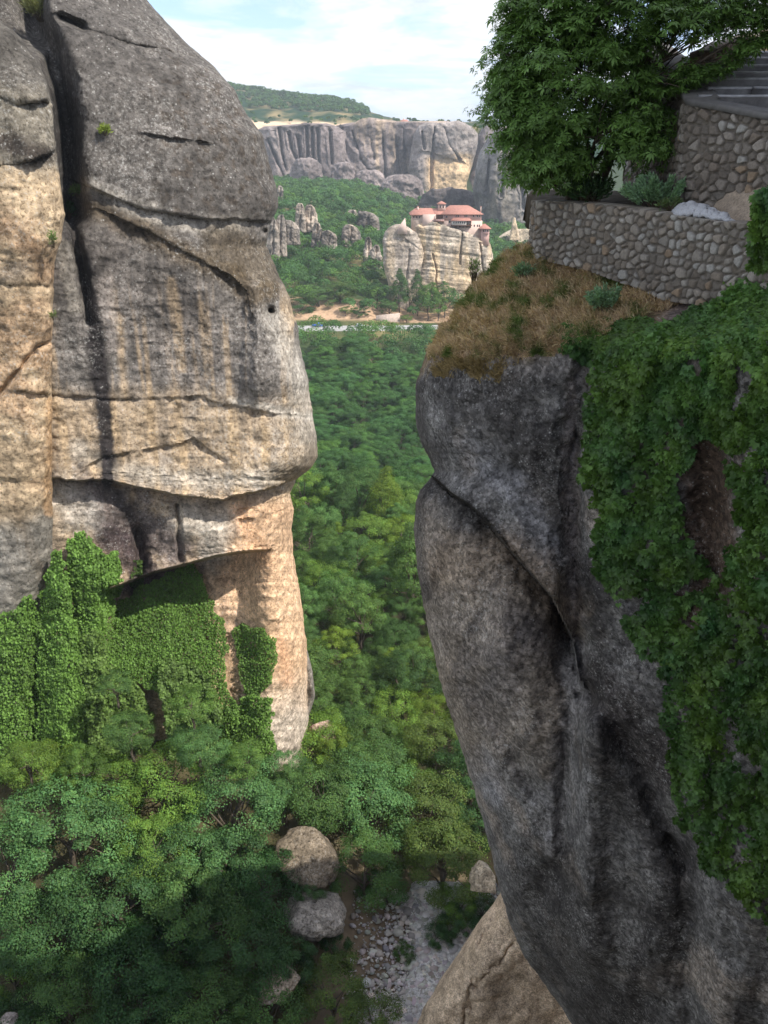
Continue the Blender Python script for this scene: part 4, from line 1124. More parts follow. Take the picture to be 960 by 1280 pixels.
# ------------------------------------------------------------------ leaves
def unit(a): return a/(np.linalg.norm(a, axis=-1, keepdims=True)+1e-9)
def cards(Pn, Nn, size, aspect, tone, base, hang=0.0, rg=rng):
    """rhombic leaf blades at Pn facing Nn"""
    n = len(Pn); r = unit(rg.normal(size=(n, 3)))
    if hang: r = unit(r*(1-hang)+np.array([0, 0, -1.])*hang)
    T = unit(np.cross(np.cross(Nn, r), Nn)); B = np.cross(Nn, T)
    s = (size*rg.uniform(.65, 1.35, n))[:, None]
    c = Pn; fold = Nn*s*.12
    V = np.stack([c-T*s*.5, c+B*s*aspect*.5+fold, c+T*s*.5, c-B*s*aspect*.5+fold], 1).reshape(-1, 3)
    Fq = np.arange(n*4).reshape(n, 4)
    col = np.repeat(np.asarray(base)*tone[:, None], 4, 0)
    return V, Fq, col
def rosettes(Pn, Nn, L, wid, angs, droop, tone, base, rg=rng, hang=.8, tipc=1.0):
    n = len(Pn); r = unit(unit(rg.normal(size=(n, 3)))*(1-hang)+np.array([0, 0, -1.])*hang)
    T = unit(np.cross(np.cross(Nn, r), Nn)); B = np.cross(Nn, T)
    Vs = []; Cs = []
    sz = L*rg.uniform(.7, 1.3, n)
    for a in angs:
        a_ = a+rg.normal(0, .15, n); D = T*np.cos(a_)[:, None]+B*np.sin(a_)[:, None]
        D = unit(D+Nn*rg.normal(.1, .25, n)[:, None]+np.array([0, 0, -droop])); S = unit(np.cross(D, Nn)); l = (sz*(1-.25*abs(a)/1.4))[:, None]
        up = np.cross(S, D)
        b = Pn+D*l*.08; w = l*wid
        Vs.append(np.stack([b, Pn+D*l*.5+S*w*.5+up*l*.03, Pn+D*l+np.array([0, 0, -1])*l*.12*droop, Pn+D*l*.5-S*w*.5+up*l*.03], 1))
        t = tone*rg.uniform(.88, 1.12, n); Cs.append(np.repeat((np.asarray(base)*t[:, None])[:, None], 4, 1))
    V = np.concatenate(Vs).reshape(-1, 3); col = np.concatenate(Cs).reshape(-1, 3)
    return V, np.arange(len(V)).reshape(-1, 4), col
def limb(mb, a, b, r0, r1, rg, n=7, wob=.12, seg=6):
    a = np.array(a, float); b = np.array(b, float); t = np.linspace(0, 1, n)[:, None]
    L = np.linalg.norm(b-a); w = rg.normal(size=(n, 3))*wob*L*.5*np.sin(t*PI)*.5
    pts = a+(b-a)*t+w; pts[:, 2] += np.sin(t[:, 0]*PI)*L*.05
    mb.tube(pts, np.linspace(r0, r1, n), seg); return pts

GREEN = np.array([.078, .150, .038])
def crown_geo(rg, R, H, nclump, nper, leaf, kind):
    """cloud of leaf blades in clumps; crown centre at .6H"""
    cz = H*.60; rz = H*.42
    d = unit(rg.normal(size=(nclump*3, 3))); d = d[d[:, 2] > -.55][:nclump]
    rad = rg.uniform(.62, 1.0, len(d))**.6
    lob = 1+.55*noise(d*1.7+rg.uniform(0, 99), 3)[:, None]
    C0 = d*rad[:, None]*np.array([R, R, rz])*lob+np.array([0, 0, cz])
    if kind == 'cone':
        zr = np.clip((C0[:, 2]-(cz-rz))/(2*rz), 0, 1); C0[:, :2] *= (1.15-.85*zr)[:, None]
    rc = R*rg.uniform(.15, .36, len(C0))
    Ps = []; Ns = []; Ts = []
    for c, r, dd in zip(C0, rc, d[:len(C0)]):
        k = unit(rg.normal(size=(nper, 3))+dd*.5+np.array([0, 0, .75]))
        rr = r*rg.uniform(.55, 1.08, (nper, 1))
        Ps.append(c+k*rr*np.array([1.15, 1.15, .62])); Ns.append(unit(k*.9+dd*.3+rg.normal(size=(nper, 3))*.42+np.array([0, 0, .15])))
        Ts.append(rg.uniform(.72, 1.28)*rg.uniform(.72, 1.28, nper))
    Pn = np.concatenate(Ps); Nn = np.concatenate(Ns); t = np.concatenate(Ts)
    V, Fq, col = cards(Pn, Nn, leaf, .62, t, GREEN, .15, rg)
    warm = np.repeat(rg.uniform(-1, 1, len(Pn)), 4)[:, None]
    col = col*(1+warm*np.array([.16, .03, -.12]))
    return V, Fq, col, C0
def trunk_geo(rg, R, H, C0):
    mb = MB(); top = np.array([rg.normal()*.2, rg.normal()*.2, H*.5])
    t = np.linspace(0, 1, 6)[:, None]; pts = np.array([0, 0, -1.5])+(top-np.array([0, 0, -1.5]))*t+rg.normal(size=(6, 3))*.08
    mb.tube(pts, np.linspace(R*.075, R*.045, 6), 8)
    for c in C0[rg.permutation(len(C0))[:9]]:
        a = pts[3+rg.integers(0, 3)]; limb(mb, a, c, R*.03, R*.008, rg, 5, .15, 5)
    return mb
VAR = []
for i, (R, H, nc, npn, lf, kd) in enumerate([(3.6, 8.2, 62, 290, .17, 'round'), (3.4, 8.6, 54, 300, .16, 'round'), (4.0, 8.0, 70, 290, .175, 'round'), (3.0, 8.8, 50, 280, .15, 'round'),
                                           (2.8, 9.5, 84, 170, .15, 'cone'), (3.8, 7.4, 56, 310, .18, 'round'), (2.6, 5.0, 40, 250, .14, 'round')]):
    rg = np.random.default_rng(100+i); V, Fq, col, C0 = crown_geo(rg, R, H, nc, npn, lf, kd)
    tm = trunk_geo(rg, R, H, C0)
    VAR.append(dict(R=R, H=H, V=V, F=Fq, col=col, C0=C0, tm=tm, kd=kd, me=None, mt=None))
TREE_GROUP = 'trees in the valley between the cliffs'
def place_tree(vi, x, y, z, s, rz, tint, label, group=TREE_GROUP, cat='tree', sz=1.0):
    v = VAR[vi]
    if v['me'] is None:
        a = mesh_obj('crown', v['V'], v['F'], M['leaf_tree'], None, v['col']); b = v['tm'].build('trunk', M['bark'], None, (0, 0, 0), True)
        v['me'], v['mt'] = a.data, b.data
        bpy.data.objects.remove(a); bpy.data.objects.remove(b)
    e = empty('tree' if cat == 'tree' else cat, (x, y, z), label, cat, group); e.rotation_euler = (0, 0, rz); e.scale = (s, s, s*sz)
    for nm, me in (('crown', v['me']), ('trunk', v['mt'])):
        o = bpy.data.objects.new(nm, me); C.objects.link(o); o.parent = e; o.color = (*tint, 1)
    return e

# trees picked out one by one: (u, v, radius px, variant, tint, label)
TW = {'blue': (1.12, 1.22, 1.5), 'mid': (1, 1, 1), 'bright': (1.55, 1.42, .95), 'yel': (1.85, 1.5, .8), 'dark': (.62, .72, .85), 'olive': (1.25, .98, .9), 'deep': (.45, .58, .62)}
HAND = [
 (88, 1040, 66, 0, 'blue', 'bluish green broad tree in sun below the ivy-covered rock foot'),
 (12, 1095, 56, 3, 'blue', 'pale bluish tree cut by the left edge of the photo'),
 (206, 975, 50, 6, 'bright', 'fresh green bush-like tree below the dark gap in the ivy'),
 (58, 968, 42, 6, 'yel', 'yellow-green low tree at the foot of the tall ivy curtain'),
 (140, 985, 44, 5, 'bright', 'light green tree between the ivy curtain and the bluish broad tree'),
 (288, 1008, 60, 2, 'blue', 'bluish green tree in front of the pale foot of the left pillar'),
 (352, 975, 30, 3, 'blue', 'slim bluish tree touching the right base of the left pillar'),
 (352, 992, 34, 5, 'mid', 'green tree covering the foot of the pale pillar base'),
 (404, 1000, 48, 0, 'mid', 'full green tree above the brown boulder'),
 (452, 1005, 58, 5, 'blue', 'large rounded tree in the middle of the valley mouth'),
 (455, 1085, 44, 1, 'mid', 'green tree hanging beside the brown boulder, in sun'),
 (482, 1110, 30, 6, 'blue', 'low green bush on the slope above the stream bed'),
 (535, 1020, 50, 2, 'olive', 'olive green tree left of the shaded bluff edge'),
 (556, 1078, 48, 0, 'olive', 'dull olive tree above the pale boulder'),
 (520, 985, 34, 6, 'bright', 'bright green tree in the valley mouth behind the olive tree'),
 (592, 965, 40, 1, 'dark', 'dark tree against the bluff edge'),
 (600, 1035, 34, 3, 'dark', 'dark green tree squeezed against the bluff, above the pale boulder'),
 (572, 1128, 26, 6, 'bright', 'small bright bush left of the pale boulder'),
 (572, 1152, 24, 6, 'dark', 'dark low bush beside the stream bed gravel'),
 (600, 1136, 18, 6, 'dark', 'small dark bush between pale boulder and brown rock slope'),
 (182, 1068, 46, 1, 'bright', 'yellowish tree between two bluish ones below the ivy'),
 (232, 1075, 48, 6, 'blue', 'bluish tree on the edge of the big shadow'),
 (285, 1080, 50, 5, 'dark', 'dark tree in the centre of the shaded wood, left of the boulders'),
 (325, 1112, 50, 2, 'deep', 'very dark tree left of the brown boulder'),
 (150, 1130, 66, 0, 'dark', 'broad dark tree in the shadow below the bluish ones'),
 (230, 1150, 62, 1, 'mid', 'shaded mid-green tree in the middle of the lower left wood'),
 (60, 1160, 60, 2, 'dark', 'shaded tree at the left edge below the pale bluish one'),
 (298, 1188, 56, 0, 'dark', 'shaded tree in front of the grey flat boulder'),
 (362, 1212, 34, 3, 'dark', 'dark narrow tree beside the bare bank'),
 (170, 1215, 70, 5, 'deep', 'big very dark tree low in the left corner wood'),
 (85, 1250, 56, 1, 'mid', 'shaded tree near the lower left corner'),
 (15, 1215, 36, 6, 'bright', 'lighter green tree at the left edge, low in the photo'),
 (255, 1250, 56, 2, 'mid', 'shaded tree at the bottom edge, left of the olive one'),
 (330, 1262, 50, 6, 'mid', 'low tree at the bottom edge below the bare bank'),
 (415, 1240, 44, 6, 'olive', 'soft greyish bush at the bottom beside the stream bed'),
 (462, 1275, 38, 6, 'olive', 'soft greyish bush at the bottom edge touching the gravel'),
 (505, 1190, 13, 6, 'mid', 'tiny green bush on the gravel of the stream bed'),
 (548, 1170, 17, 6, 'dark', 'small round bush on the right edge of the gravel'),
 (418, 1185, 20, 6, 'dark', 'thin dark bush on the bare bank above the stream bed'),
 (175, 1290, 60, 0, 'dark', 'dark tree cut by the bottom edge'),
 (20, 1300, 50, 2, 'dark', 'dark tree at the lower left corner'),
]
placed = []
def slant(p): return p[1]*CT-p[2]*ST
for i, (u, v, rp, vi, tint, lab) in enumerate(HAND):
    vv = VAR[vi]; lift = 5.0
    for _ in range(4):
        p = on_ground(u, v, lift, 34, 120); R = rp*slant(p)/F*.95; s = R/vv['R']; lift = .6*vv['H']*s
    rr = random.Random(i)
    tt = np.array(TW[tint])*rr.uniform(.92, 1.08)
    place_tree(vi, p[0], p[1], p[2]-lift, s, rr.uniform(0, 6.28), tt, lab)
    placed.append((p[0], p[1], R))

# the wood: jittered rows of trees over the visible ground
def leftedge(v): return np.interp(v, [q[0] for q in LR], [q[1] for q in LR])
def rightedge(v): return np.interp(v, [q[0] for q in RL], [q[1] for q in RL])
BARE = [[(430, 1150), (490, 1100), (545, 1110), (560, 1120), (640, 1090), (650, 1290), (490, 1290), (470, 1230)], [(340, 1030), (420, 1040), (440, 1160), (350, 1170)],
        [(385, 1150), (470, 1150), (470, 1215), (330, 1250), (300, 1240)]]
cand = []
y = 64.0; rg = np.random.default_rng(11)
while y < 985:
    sp = np.interp(y, [60, 130, 165, 300, 420, 530, 700, 985], [4.4, 5.4, 6.4, 7.4, 8.0, 7.6, 8.5, 10])
    xm0 = -.32*y-14 if y < 400 else -.42*y; xm1 = .20*y+10
    for x in np.arange(xm0, xm1, sp):
        xx = x+rg.uniform(-.42, .42)*sp; yy = y+rg.uniform(-.42, .42)*sp
        if 376 < yy < 397.5 and -120 < xx < 80: continue
        if -34 < xx and yy < 104 and xx < -8.5+(yy-66)*-.08 and yy > 62: continue       # inside the left pillar
        if any((xx-a)**2+(yy-b)**2 < (.8*(r_+1.6))**2 for a, b, r_ in placed): continue
        R = np.interp(yy, [60, 130, 165, 300, 420, 500, 700], [2.9, 3.3, 3.8, 4.4, 5.6, 5.0, 4.5])*rg.uniform(.62, 1.32)
        z = float(terrain(xx, yy)); pu, pv = proj((xx, yy, z+1.25*R))
        if pv > 1330: continue
        if any(inpoly(np.array([pu]), np.array([pv]), b)[0] for b in BARE) and yy < 75: continue
        if 398 < yy < 426 and -36 < xx < -22: continue                                   # bare bank
        if 398 < yy < 404: continue
        if 405 < yy < 470 and -3 < xx < 62 and not (yy < 425): continue                      # under the monastery rock
        vis = leftedge(pv)-8 < pu < rightedge(pv)+14 and (pv > 225)
        cand.append((yy, xx, z, R, vis, pu, pv))
    y += sp
cand.sort()
NIND = 235; k = 0; far = []
tints = ['mid', 'mid', 'blue', 'bright', 'mid', 'dark', 'blue', 'bright', 'yel', 'olive', 'mid']
LABS = {'near': 'green broadleaf tree in the sunlit wood between pillar base and bluff', 'mid': 'round-topped tree on the sunny near slope between the two big rocks', 'deep': 'darker green tree in the dip beyond the sunny near slope',
        'far': 'tree on the rising slope just below the valley road'}
for (yy, xx, z, R, vis, pu, pv) in cand:
    if vis and k < NIND:
        rr = random.Random(k*7+1); vi = rr.choice([0, 1, 2, 3, 5, 0, 2, 4] if rr.random() > .03 else [4]) if yy < 200 else rr.choice([0, 1, 2, 5]); tn = rr.choice(tints)
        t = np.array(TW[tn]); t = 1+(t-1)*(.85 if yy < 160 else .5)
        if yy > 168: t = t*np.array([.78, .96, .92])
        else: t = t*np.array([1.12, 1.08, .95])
        lab = LABS['near' if yy < 100 else 'mid' if yy < 166 else 'deep' if yy < 250 else 'far']
        place_tree(vi, xx, yy, z, R/VAR[vi]['R'], rr.uniform(0, 6.28), t*rr.uniform(.88, 1.12), lab, sz=rr.uniform(.85, 1.35) if yy < 170 else rr.uniform(.8, 1.05)); k += 1
    else: far.append((yy, xx, z, R, pu, pv, vis))
print('individual trees', k, 'rest', len(far), 'farthest', max([c[0] for c in cand if c[4]][:1] or [0]))

def merged_wood(items, name, seed, shade=1.0):
    """the rest of the wood as one mass of leaf clumps"""
    rg = np.random.default_rng(seed); Vs = []; Cs = []
    for it in items:
        yy, xx, z, R = it[:4]
        n = int(np.interp(yy, [60, 200, 400, 700, 1000, 1600], [1400, 900, 620, 230, 120, 60]))
        lf = np.interp(yy, [60, 200, 400, 700, 1000, 1600], [.32, .42, .58, 1.05, 1.5, 2.2])
        nc = 22 if yy < 520 else 8
        d = unit(rg.normal(size=(nc, 3))); d[:, 2] = np.abs(d[:, 2])*.9-.1; c = d*R*.68*np.array([1, 1, 1.0])
        w = rg.integers(0, nc, n); kk = unit(rg.normal(size=(n, 3))+d[w]*.6+np.array([0, 0, .3]))
        Pn = c[w]+kk*R*(.30 if nc > 10 else .4)*rg.uniform(.7, 1.05, (n, 1))*np.array([1.1, 1.1, .8])+np.array([xx, yy, z+R*1.25])
        Nn = unit(kk+d[w]*.4+rg.normal(size=(n, 3))*.4)
        tn = rg.choice(7, p=[.3, .2, .18, .1, .12, .05, .05]); t = np.array(list(TW.values()))[[1, 0, 2, 3, 4, 5, 1][tn]]
        t = 1+(t-1)*.55
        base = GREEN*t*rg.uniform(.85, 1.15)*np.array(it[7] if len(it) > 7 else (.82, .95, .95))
        V, _, col = cards(Pn, Nn, lf, .8, rg.uniform(.8, 1.2, n), base, 0, rg)
        Vs.append(V.astype(np.float32)); Cs.append(col.astype(np.float32))
    V = np.concatenate(Vs); col = np.concatenate(Cs)
    o = mesh_obj(name, V, np.arange(len(V)).reshape(-1, 4), M['leaf'], None, col)
    tag(o, 'dense green wood spread over the valley floor and far slopes', kind='stuff'); print(name, len(V)//4)
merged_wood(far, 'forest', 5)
# scattered trees on the skyline hill and plateau
sk = []
rg = np.random.default_rng(31)
for _ in range(5200):
    yy = rg.uniform(1035, 1750); xx = rg.uniform(-.30, .2)*yy
    z = float(terrain(xx, yy)); pu, pv = proj((xx, yy, z))
    dens = fbm(np.array([xx/60, yy/90, 0.]), 3, 77)
    hillside = yy > 1230 and pu < 460
    if hillside: keep = dens+.55 > rg.uniform(-.2, .6)
    else: keep = rg.random() < (.10 if pu < 425 else .35) and yy < 1120
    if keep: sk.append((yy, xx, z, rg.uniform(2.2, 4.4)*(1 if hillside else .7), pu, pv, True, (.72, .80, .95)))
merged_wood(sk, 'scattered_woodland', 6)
bpy.data.objects['scattered_woodland']['label'] = 'scattered trees over the grassy hill and cliff tops at the skyline'
print('skyline', len(sk))

# tall narrow trees at the foot of the monastery rock, and bushes by the road
for i, (u, v, rp, vi, tint, lab, yy) in enumerate([
    (238, 862, 26, 6, 'bright', 'round green shrub growing out of the overhang ivy mat', 59), (246, 908, 30, 2, 'blue', 'bluish shrub in front of the ivy, right of the dark gap', 58.5), (158, 892, 27, 0, 'mid', 'leafy shrub in the ivy left of the dark gap', 58.5),
    (142, 842, 20, 6, 'mid', 'small shrub high in the creeper between ivy column and mat', 60), (304, 930, 24, 6, 'bright', 'fresh green shrub in the ivy strip at the right foot of the pillar', 59), (30, 930, 30, 6, 'yel', 'yellow-green shrub low in the ivy at the left edge', 56),
    (98, 935, 26, 1, 'bright', 'light shrub at the foot of the tall ivy column', 56.5), (386, 1104, 17, 6, 'dark', 'dark shrub wedged between the brown and the grey boulder', 53.5),
    (354, 962, 27, 3, 'mid', 'slender green tree right against the base of the pale pillar', 63),
    (500, 362, 13, 4, 'dark', 'tall dark tree against the smaller rock beside the monastery', 412), (536, 372, 12, 6, 'bright', 'light green bush at the foot of the monastery rock', 408), (522, 362, 10, 4, 'dark', 'dark tree at the cleft of the monastery rock', 414),
    (548, 382, 11, 6, 'bright', 'bright bush low on the right under the monastery rock', 406), (432, 388, 8, 6, 'yel', 'bright round bush on the bare bank above the road', 404), (508, 398, 7, 6, 'yel', 'small yellow-green bush right of the rubble retaining wall', 400),
    (450, 392, 11, 3, 'dark', 'dark tree above the parked silver car', 405), (486, 385, 10, 0, 'mid', 'tree on top of the rubble retaining wall', 408), (556, 372, 12, 3, 'mid', 'green tree beside the banded rock, close to the dry grass', 410),
    (425, 365, 20, 2, 'olive', 'broad olive tree on the slope above the bare bank', 418), (470, 365, 14, 4, 'deep', 'dark pointed tree left of the smaller monastery rock', 416), (398, 372, 22, 0, 'mid', 'large tree above the blue truck', 416), (375, 385, 18, 1, 'dark', 'dark tree beside the pillar edge above the road', 410)]):
    vv = VAR[vi]; p = P(u, v, yy); R = rp*slant(p)/F; s = R/vv['R']
    gz = float(terrain(p[0], p[1])); hc = p[2]-gz; sz = np.clip(hc/(.6*vv['H']*s), .7, 1.8)
    rr = random.Random(i+50)
    place_tree(vi, p[0], p[1], p[2]-.6*vv['H']*s*sz, s, rr.uniform(0, 6), 1+(np.array(TW[tint])-1)*.6, lab, 'trees round the road and the monastery rock' if yy > 100 else 'shrubs growing from the left rock foot', sz=float(sz) if yy > 100 else 1.0)

# ------------------------------------------------------------------ boulders, stream bed
def boulder(u, v, ru, rv, lab, colr, seed, Y=None, mat='boulder', sq=1.0, moss=None, rot=0.):
    p = on_ground(u, v, 1.2, 40, 120) if Y is None else P(u, v, Y)
    d = slant(p); rx = ru*d/F; rz = rv*d/F
    n, m = 70, 110
    th = np.linspace(.02, PI-.02, n)[:, None]; ph = np.linspace(0, 2*PI, m, endpoint=False)[None]
    D = np.stack([np.sin(th)*np.cos(ph), np.sin(th)*np.sin(ph), np.cos(th)+0*ph], -1)
    r = (1+.30*fbm(D*1.3+seed, 5, seed)+.06*ridge(D*4+seed, 3, seed))[..., None]
    rgb = np.random.default_rng(seed*7+1)
    for _ in range(9):
        nn = unit(rgb.normal(size=3)+np.array([0, 0, .1])); dd_ = rgb.uniform(.62, .92); q = (D@nn)[..., None]
        lim = dd_/np.maximum(q, 1e-3); r = np.where(q > .05, -np.log(np.exp(-14*r)+np.exp(-14*lim)*0+1e-12)/14*0+np.minimum(r, lim), r)
    r = r*(1+.03*fbm(D*5+seed, 4, seed+2)[..., None])
    G = np.sign(D)*np.abs(D)**.9*r*np.array([rx*1.15, rx, rz*1.3*sq])
    c, s_ = math.cos(rot), math.sin(rot)
    G = np.stack([G[..., 0]*c-G[..., 2]*s_, G[..., 1], G[..., 0]*s_+G[..., 2]*c], -1)
    col = np.broadcast_to(colr, G.shape)*(1+.3*fbm(G*1.2, 4, seed+1))[..., None]
    V = np.concatenate([G.reshape(-1, 3), [G[0].mean(0), G[-1].mean(0)]]); j = np.arange(m); jn = (j+1) % m
    F3 = np.concatenate([np.stack([j*0+n*m, j, jn], -1), np.stack([j*0+n*m+1, (n-1)*m+jn, (n-1)*m+j], -1)])
    o = mesh_obj('boulder', V+p, [grid_faces(n, m, True), F3], M[mat], None, np.concatenate([col.reshape(-1, 3), col[0, :1], col[-1, :1]]), True, tuple(p))
    tag(o, lab, 'boulder'); return p
B1 = boulder(383, 1074, 33, 27, 'big brown boulder with a sunlit top among the trees', lin(116, 104, 88), 3, Y=56, rot=-.15)
B2 = boulder(394, 1141, 33, 18, 'grey flat-topped boulder in shade below the brown one', lin(142, 134, 124), 8, Y=52.5)
boulder(404, 925, 16, 20, 'pinkish pointed boulder behind the foot of the left pillar', lin(160, 136, 120), 12, Y=76, rot=.3)
boulder(606, 1100, 16, 18, 'pale smooth boulder beside the edge of the shaded bluff', lin(176, 162, 140), 15, Y=52)
boulder(345, 1232, 26, 9, 'low flat rock in the shade of the bank at the bottom', lin(140, 126, 108), 17, Y=46)
boulder(8, 1277, 12, 5, 'small pale stone at the bottom left corner', lin(170, 158, 150), 19, Y=42)

def stream():
    # gravel bed as its own uneven sheet a little above the earth
    us = np.linspace(-4, 15, 200); ys = np.linspace(41, 60, 200)
    X, Y = np.meshgrid(us, ys); cx = 4.4+.15*(Y-50)+.6*np.sin(Y*.5); w = 3.7+.6*np.sin(Y*.37)
    Z = terrain(X, Y)+.30-.9*sstep(.55, 1.0, np.abs(X-cx)/w)+.10*fbm(np.stack([X*1.3, Y*1.3, 0*X], -1), 4, 3)+.07*np.abs(fbm(np.stack([X*5, Y*5, 0*X], -1), 3, 4))
    o = mesh_obj('stream_bed', np.stack([X, Y, Z], -1).reshape(-1, 3), grid_faces(200, 200), M['gravel'], smooth=True); tag(o, kind='structure')
stream()
# cobbles in the bed: too many to count
def cobbles():
    rg = np.random.default_rng(4); n = 9000
    Y = rg.uniform(41.5, 59, n); cx = 4.4+.15*(Y-50)+.6*np.sin(Y*.5); X = cx+rg.normal(0, 2.6, n)
    X = np.where(rg.random(n) < .25, rg.uniform(-3, 12, n), X)
    Z = terrain(X, Y)+.22; r = rg.gamma(2.2, .055, n).clip(.05, .5)
    base = np.array([(0, 0, 1), (0, 0, -1), (1, 0, 0), (-1, 0, 0), (0, 1, 0), (0, -1, 0)], float)
    fc = np.array([(0, 2, 4), (0, 4, 3), (0, 3, 5), (0, 5, 2), (1, 4, 2), (1, 3, 4), (1, 5, 3), (1, 2, 5)])
    # subdivide once for rounder stones
    V = []; F_ = []
    ed = {}; vb = list(map(tuple, base)); f2 = []
    def mid(a, b):
        k = (min(a, b), max(a, b))
        if k not in ed: ed[k] = len(vb); q = np.array(vb[a])+np.array(vb[b]); vb.append(tuple(q/np.linalg.norm(q)))
        return ed[k]
    for a, b, c in fc: x_, y_, z_ = mid(a, b), mid(b, c), mid(c, a); f2 += [(a, x_, z_), (x_, b, y_), (z_, y_, c), (x_, y_, z_)]
    vb = np.array(vb); f2 = np.array(f2)
    S = r[:, None]*rg.uniform(.6, 1.4, (n, 3))*np.array([1, 1, .6])
    VV = vb[None]*S[:, None]*rg.uniform(.85, 1.15, (n, len(vb), 1))
    a = rg.uniform(0, 6.28, n)[:, None]; VV = np.stack([VV[..., 0]*np.cos(a)-VV[..., 1]*np.sin(a), VV[..., 0]*np.sin(a)+VV[..., 1]*np.cos(a), VV[..., 2]], -1)
    VV = VV+np.stack([X, Y, Z], -1)[:, None]
    FF = f2[None]+(np.arange(n)*len(vb))[:, None, None]
    col = lin(180, 174, 168)*rg.uniform(.55, 1.35, n)[:, None]*(1+rg.normal(0, .04, (n, 3)))
    o = mesh_obj('pebbles', VV.reshape(-1, 3), FF.reshape(-1, 3), M['ground'], None, np.repeat(col, len(vb), 0), True)
    tag(o, 'grey pebbles and cobbles covering the stream bed', kind='stuff')
cobbles()
for i, (ua, va, ub, vb_, r, lab) in enumerate([(544, 1193, 551, 1207, .11, 'short bleached log standing on the gravel'), (525, 1224, 552, 1217, .05, 'long thin bleached branch lying across the gravel'), (500, 1232, 530, 1244, .06, 'bleached branch near the bottom of the stream bed')]):
    a = on_ground(ua, va, .42, 40, 70); b = on_ground(ub, vb_, .5, 40, 70); org = tuple((a+b)/2)
    m = MB(); limb(m, a, b, r, r*.5, np.random.default_rng(i+3), 8, .12, 7)
    if r < .1: limb(m, (a+b)/2, (a+b)/2+(b-a)*.3+np.array([.1, .5, .15]), r*.6, r*.2, np.random.default_rng(i+9), 5, .2, 5)
    tag(m.build('driftwood', M['driftwood'], None, org, True), lab, 'driftwood')

# ------------------------------------------------------------------ ivy on the left rocks
ymL, ymB, ymR = rockL.ymap(4), rockB.ymap(4), rockR.ymap(4)
def left_y(u, v): 
    u = np.asarray(u); lim = np.interp(v, [q[0] for q in BR], [q[1] for q in BR])
    return np.where(u < lim, np.minimum(ymB(u, v), ymL(u, v)), ymL(u, v))
def ivy(name, poly, n, leaf, base, lab, off, lump, seed, fray=9, fn=None, hang=.75, cat='ivy', nz=-.2):
    rg = np.random.default_rng(seed); pl_ = np.array(poly, float)
    u = rg.uniform(pl_[:, 0].min()-fray, pl_[:, 0].max()+fray, n*3); v = rg.uniform(pl_[:, 1].min()-fray, pl_[:, 1].max()+fray, n*3)
    uj = u+n2(u, v, 14, 14, 3, seed)*fray; vj = v+n2(u, v, 13, 15, 3, seed+1)*fray
    ok = inpoly(uj, vj, poly) & (n2(u, v, 11, 16, 3, seed+2) > -.62); u, v = u[ok][:n], v[ok][:n]
    Y = left_y(u, v); o_ = off(u, v) if callable(off) else off
    lump = lump*.45; lu = np.abs(n2(u, v, 17, 26, 3, seed+5))*lump+n2(u, v, 60, 90, 2, seed+6)*lump*.5
    Y = Y-o_-lu-rg.uniform(-.35, .35, len(u))
    Pn = P(u, v, Y)
    e = 1.5; gx = (np.abs(n2(u+e, v, 17, 26, 3, seed+5))-np.abs(n2(u-e, v, 17, 26, 3, seed+5)))*lump*6; gz = (np.abs(n2(u, v+e, 17, 26, 3, seed+5))-np.abs(n2(u, v-e, 17, 26, 3, seed+5)))*lump*6
    Nn = unit(np.stack([.15-gx*.6, -1+0*gx, .45+gz*.6], -1)+rg.normal(size=(len(u), 3))*.6)
    t = rg.uniform(.55, 1.45, len(u))*(1+.35*n2(u, v, 22, 22, 3, seed+9))
    V, Fq, col = cards(Pn, Nn, leaf, .75, t, base, hang, rg)
    org = tuple(Pn[np.argmax(v)])
    ob = mesh_obj(name, V, Fq, M['leaf'], None, col, False, org); tag(ob, lab, cat, 'ivy and creeper on the left rocks')
    return ob
IV = np.array([.135, .245, .048])
ivy('ivy', [(-30, 770), (8, 768), (30, 745), (46, 752), (60, 800), (70, 880), (75, 985), (-30, 985)], 19250, 0.228, IV*.92, 'yellow-green ivy sheet at the left edge, left of the tall ivy column', .5, 1.3, 301)
ivy('ivy', [(42, 985), (46, 850), (48, 770), (56, 720), (66, 690), (78, 688), (84, 720), (92, 770), (104, 820), (112, 880), (118, 985)], 24500, 0.228, IV, 'tall tapering column of bright ivy climbing the buttress', lambda u, v: .9+1.6*np.exp(-((u-80)/22)**2), 1.1, 302)
ivy('ivy', [(84, 672), (104, 664), (118, 684), (134, 690), (148, 684), (153, 712), (152, 735), (140, 765), (126, 790), (104, 800), (90, 770), (82, 720)], 13125, 0.220, IV*1.02, 'rounded clump of bright ivy just left of the overhang', lambda u, v: 1.0+1.4*np.exp(-((u-118)/28)**2-((v-720)/45)**2), 1.2, 303)
ivy('ivy', [(118, 800), (140, 760), (175, 735), (215, 712), (243, 704), (262, 742), (278, 775), (284, 800), (282, 850), (296, 888), (300, 905), (270, 905), (230, 885), (205, 870), (185, 860), (140, 850)], 29750, 0.198, IV*.9, 'wide mat of ivy under the overhang, its top in shadow', lambda u, v: .5+.012*np.clip(v-740, 0, 200), .6, 304, 7)
ivy('ivy', [(290, 790), (303, 778), (330, 788), (344, 798), (346, 822), (340, 850), (325, 870), (304, 866), (298, 830)], 5600, 0.182, IV*.85, 'small separate patch of ivy on the orange rock face', .25, .35, 305, 6)
ivy('ivy', [(284, 880), (312, 872), (335, 870), (342, 930), (338, 975), (300, 985), (270, 960), (275, 910)], 11375, 0.213, IV*.95, 'yellow-green ivy strip at the right foot of the pillar', .8, 1.2, 306)
ivy('creeper', [(98, 800), (120, 790), (140, 830), (180, 862), (190, 900), (182, 960), (150, 985), (112, 985), (108, 880)], 15750, 0.258, np.array([.12, .195, .045]), 'darker leafy creeper between ivy column and overhang mat', 1.6, 2.2, 307, 10, None, .4)
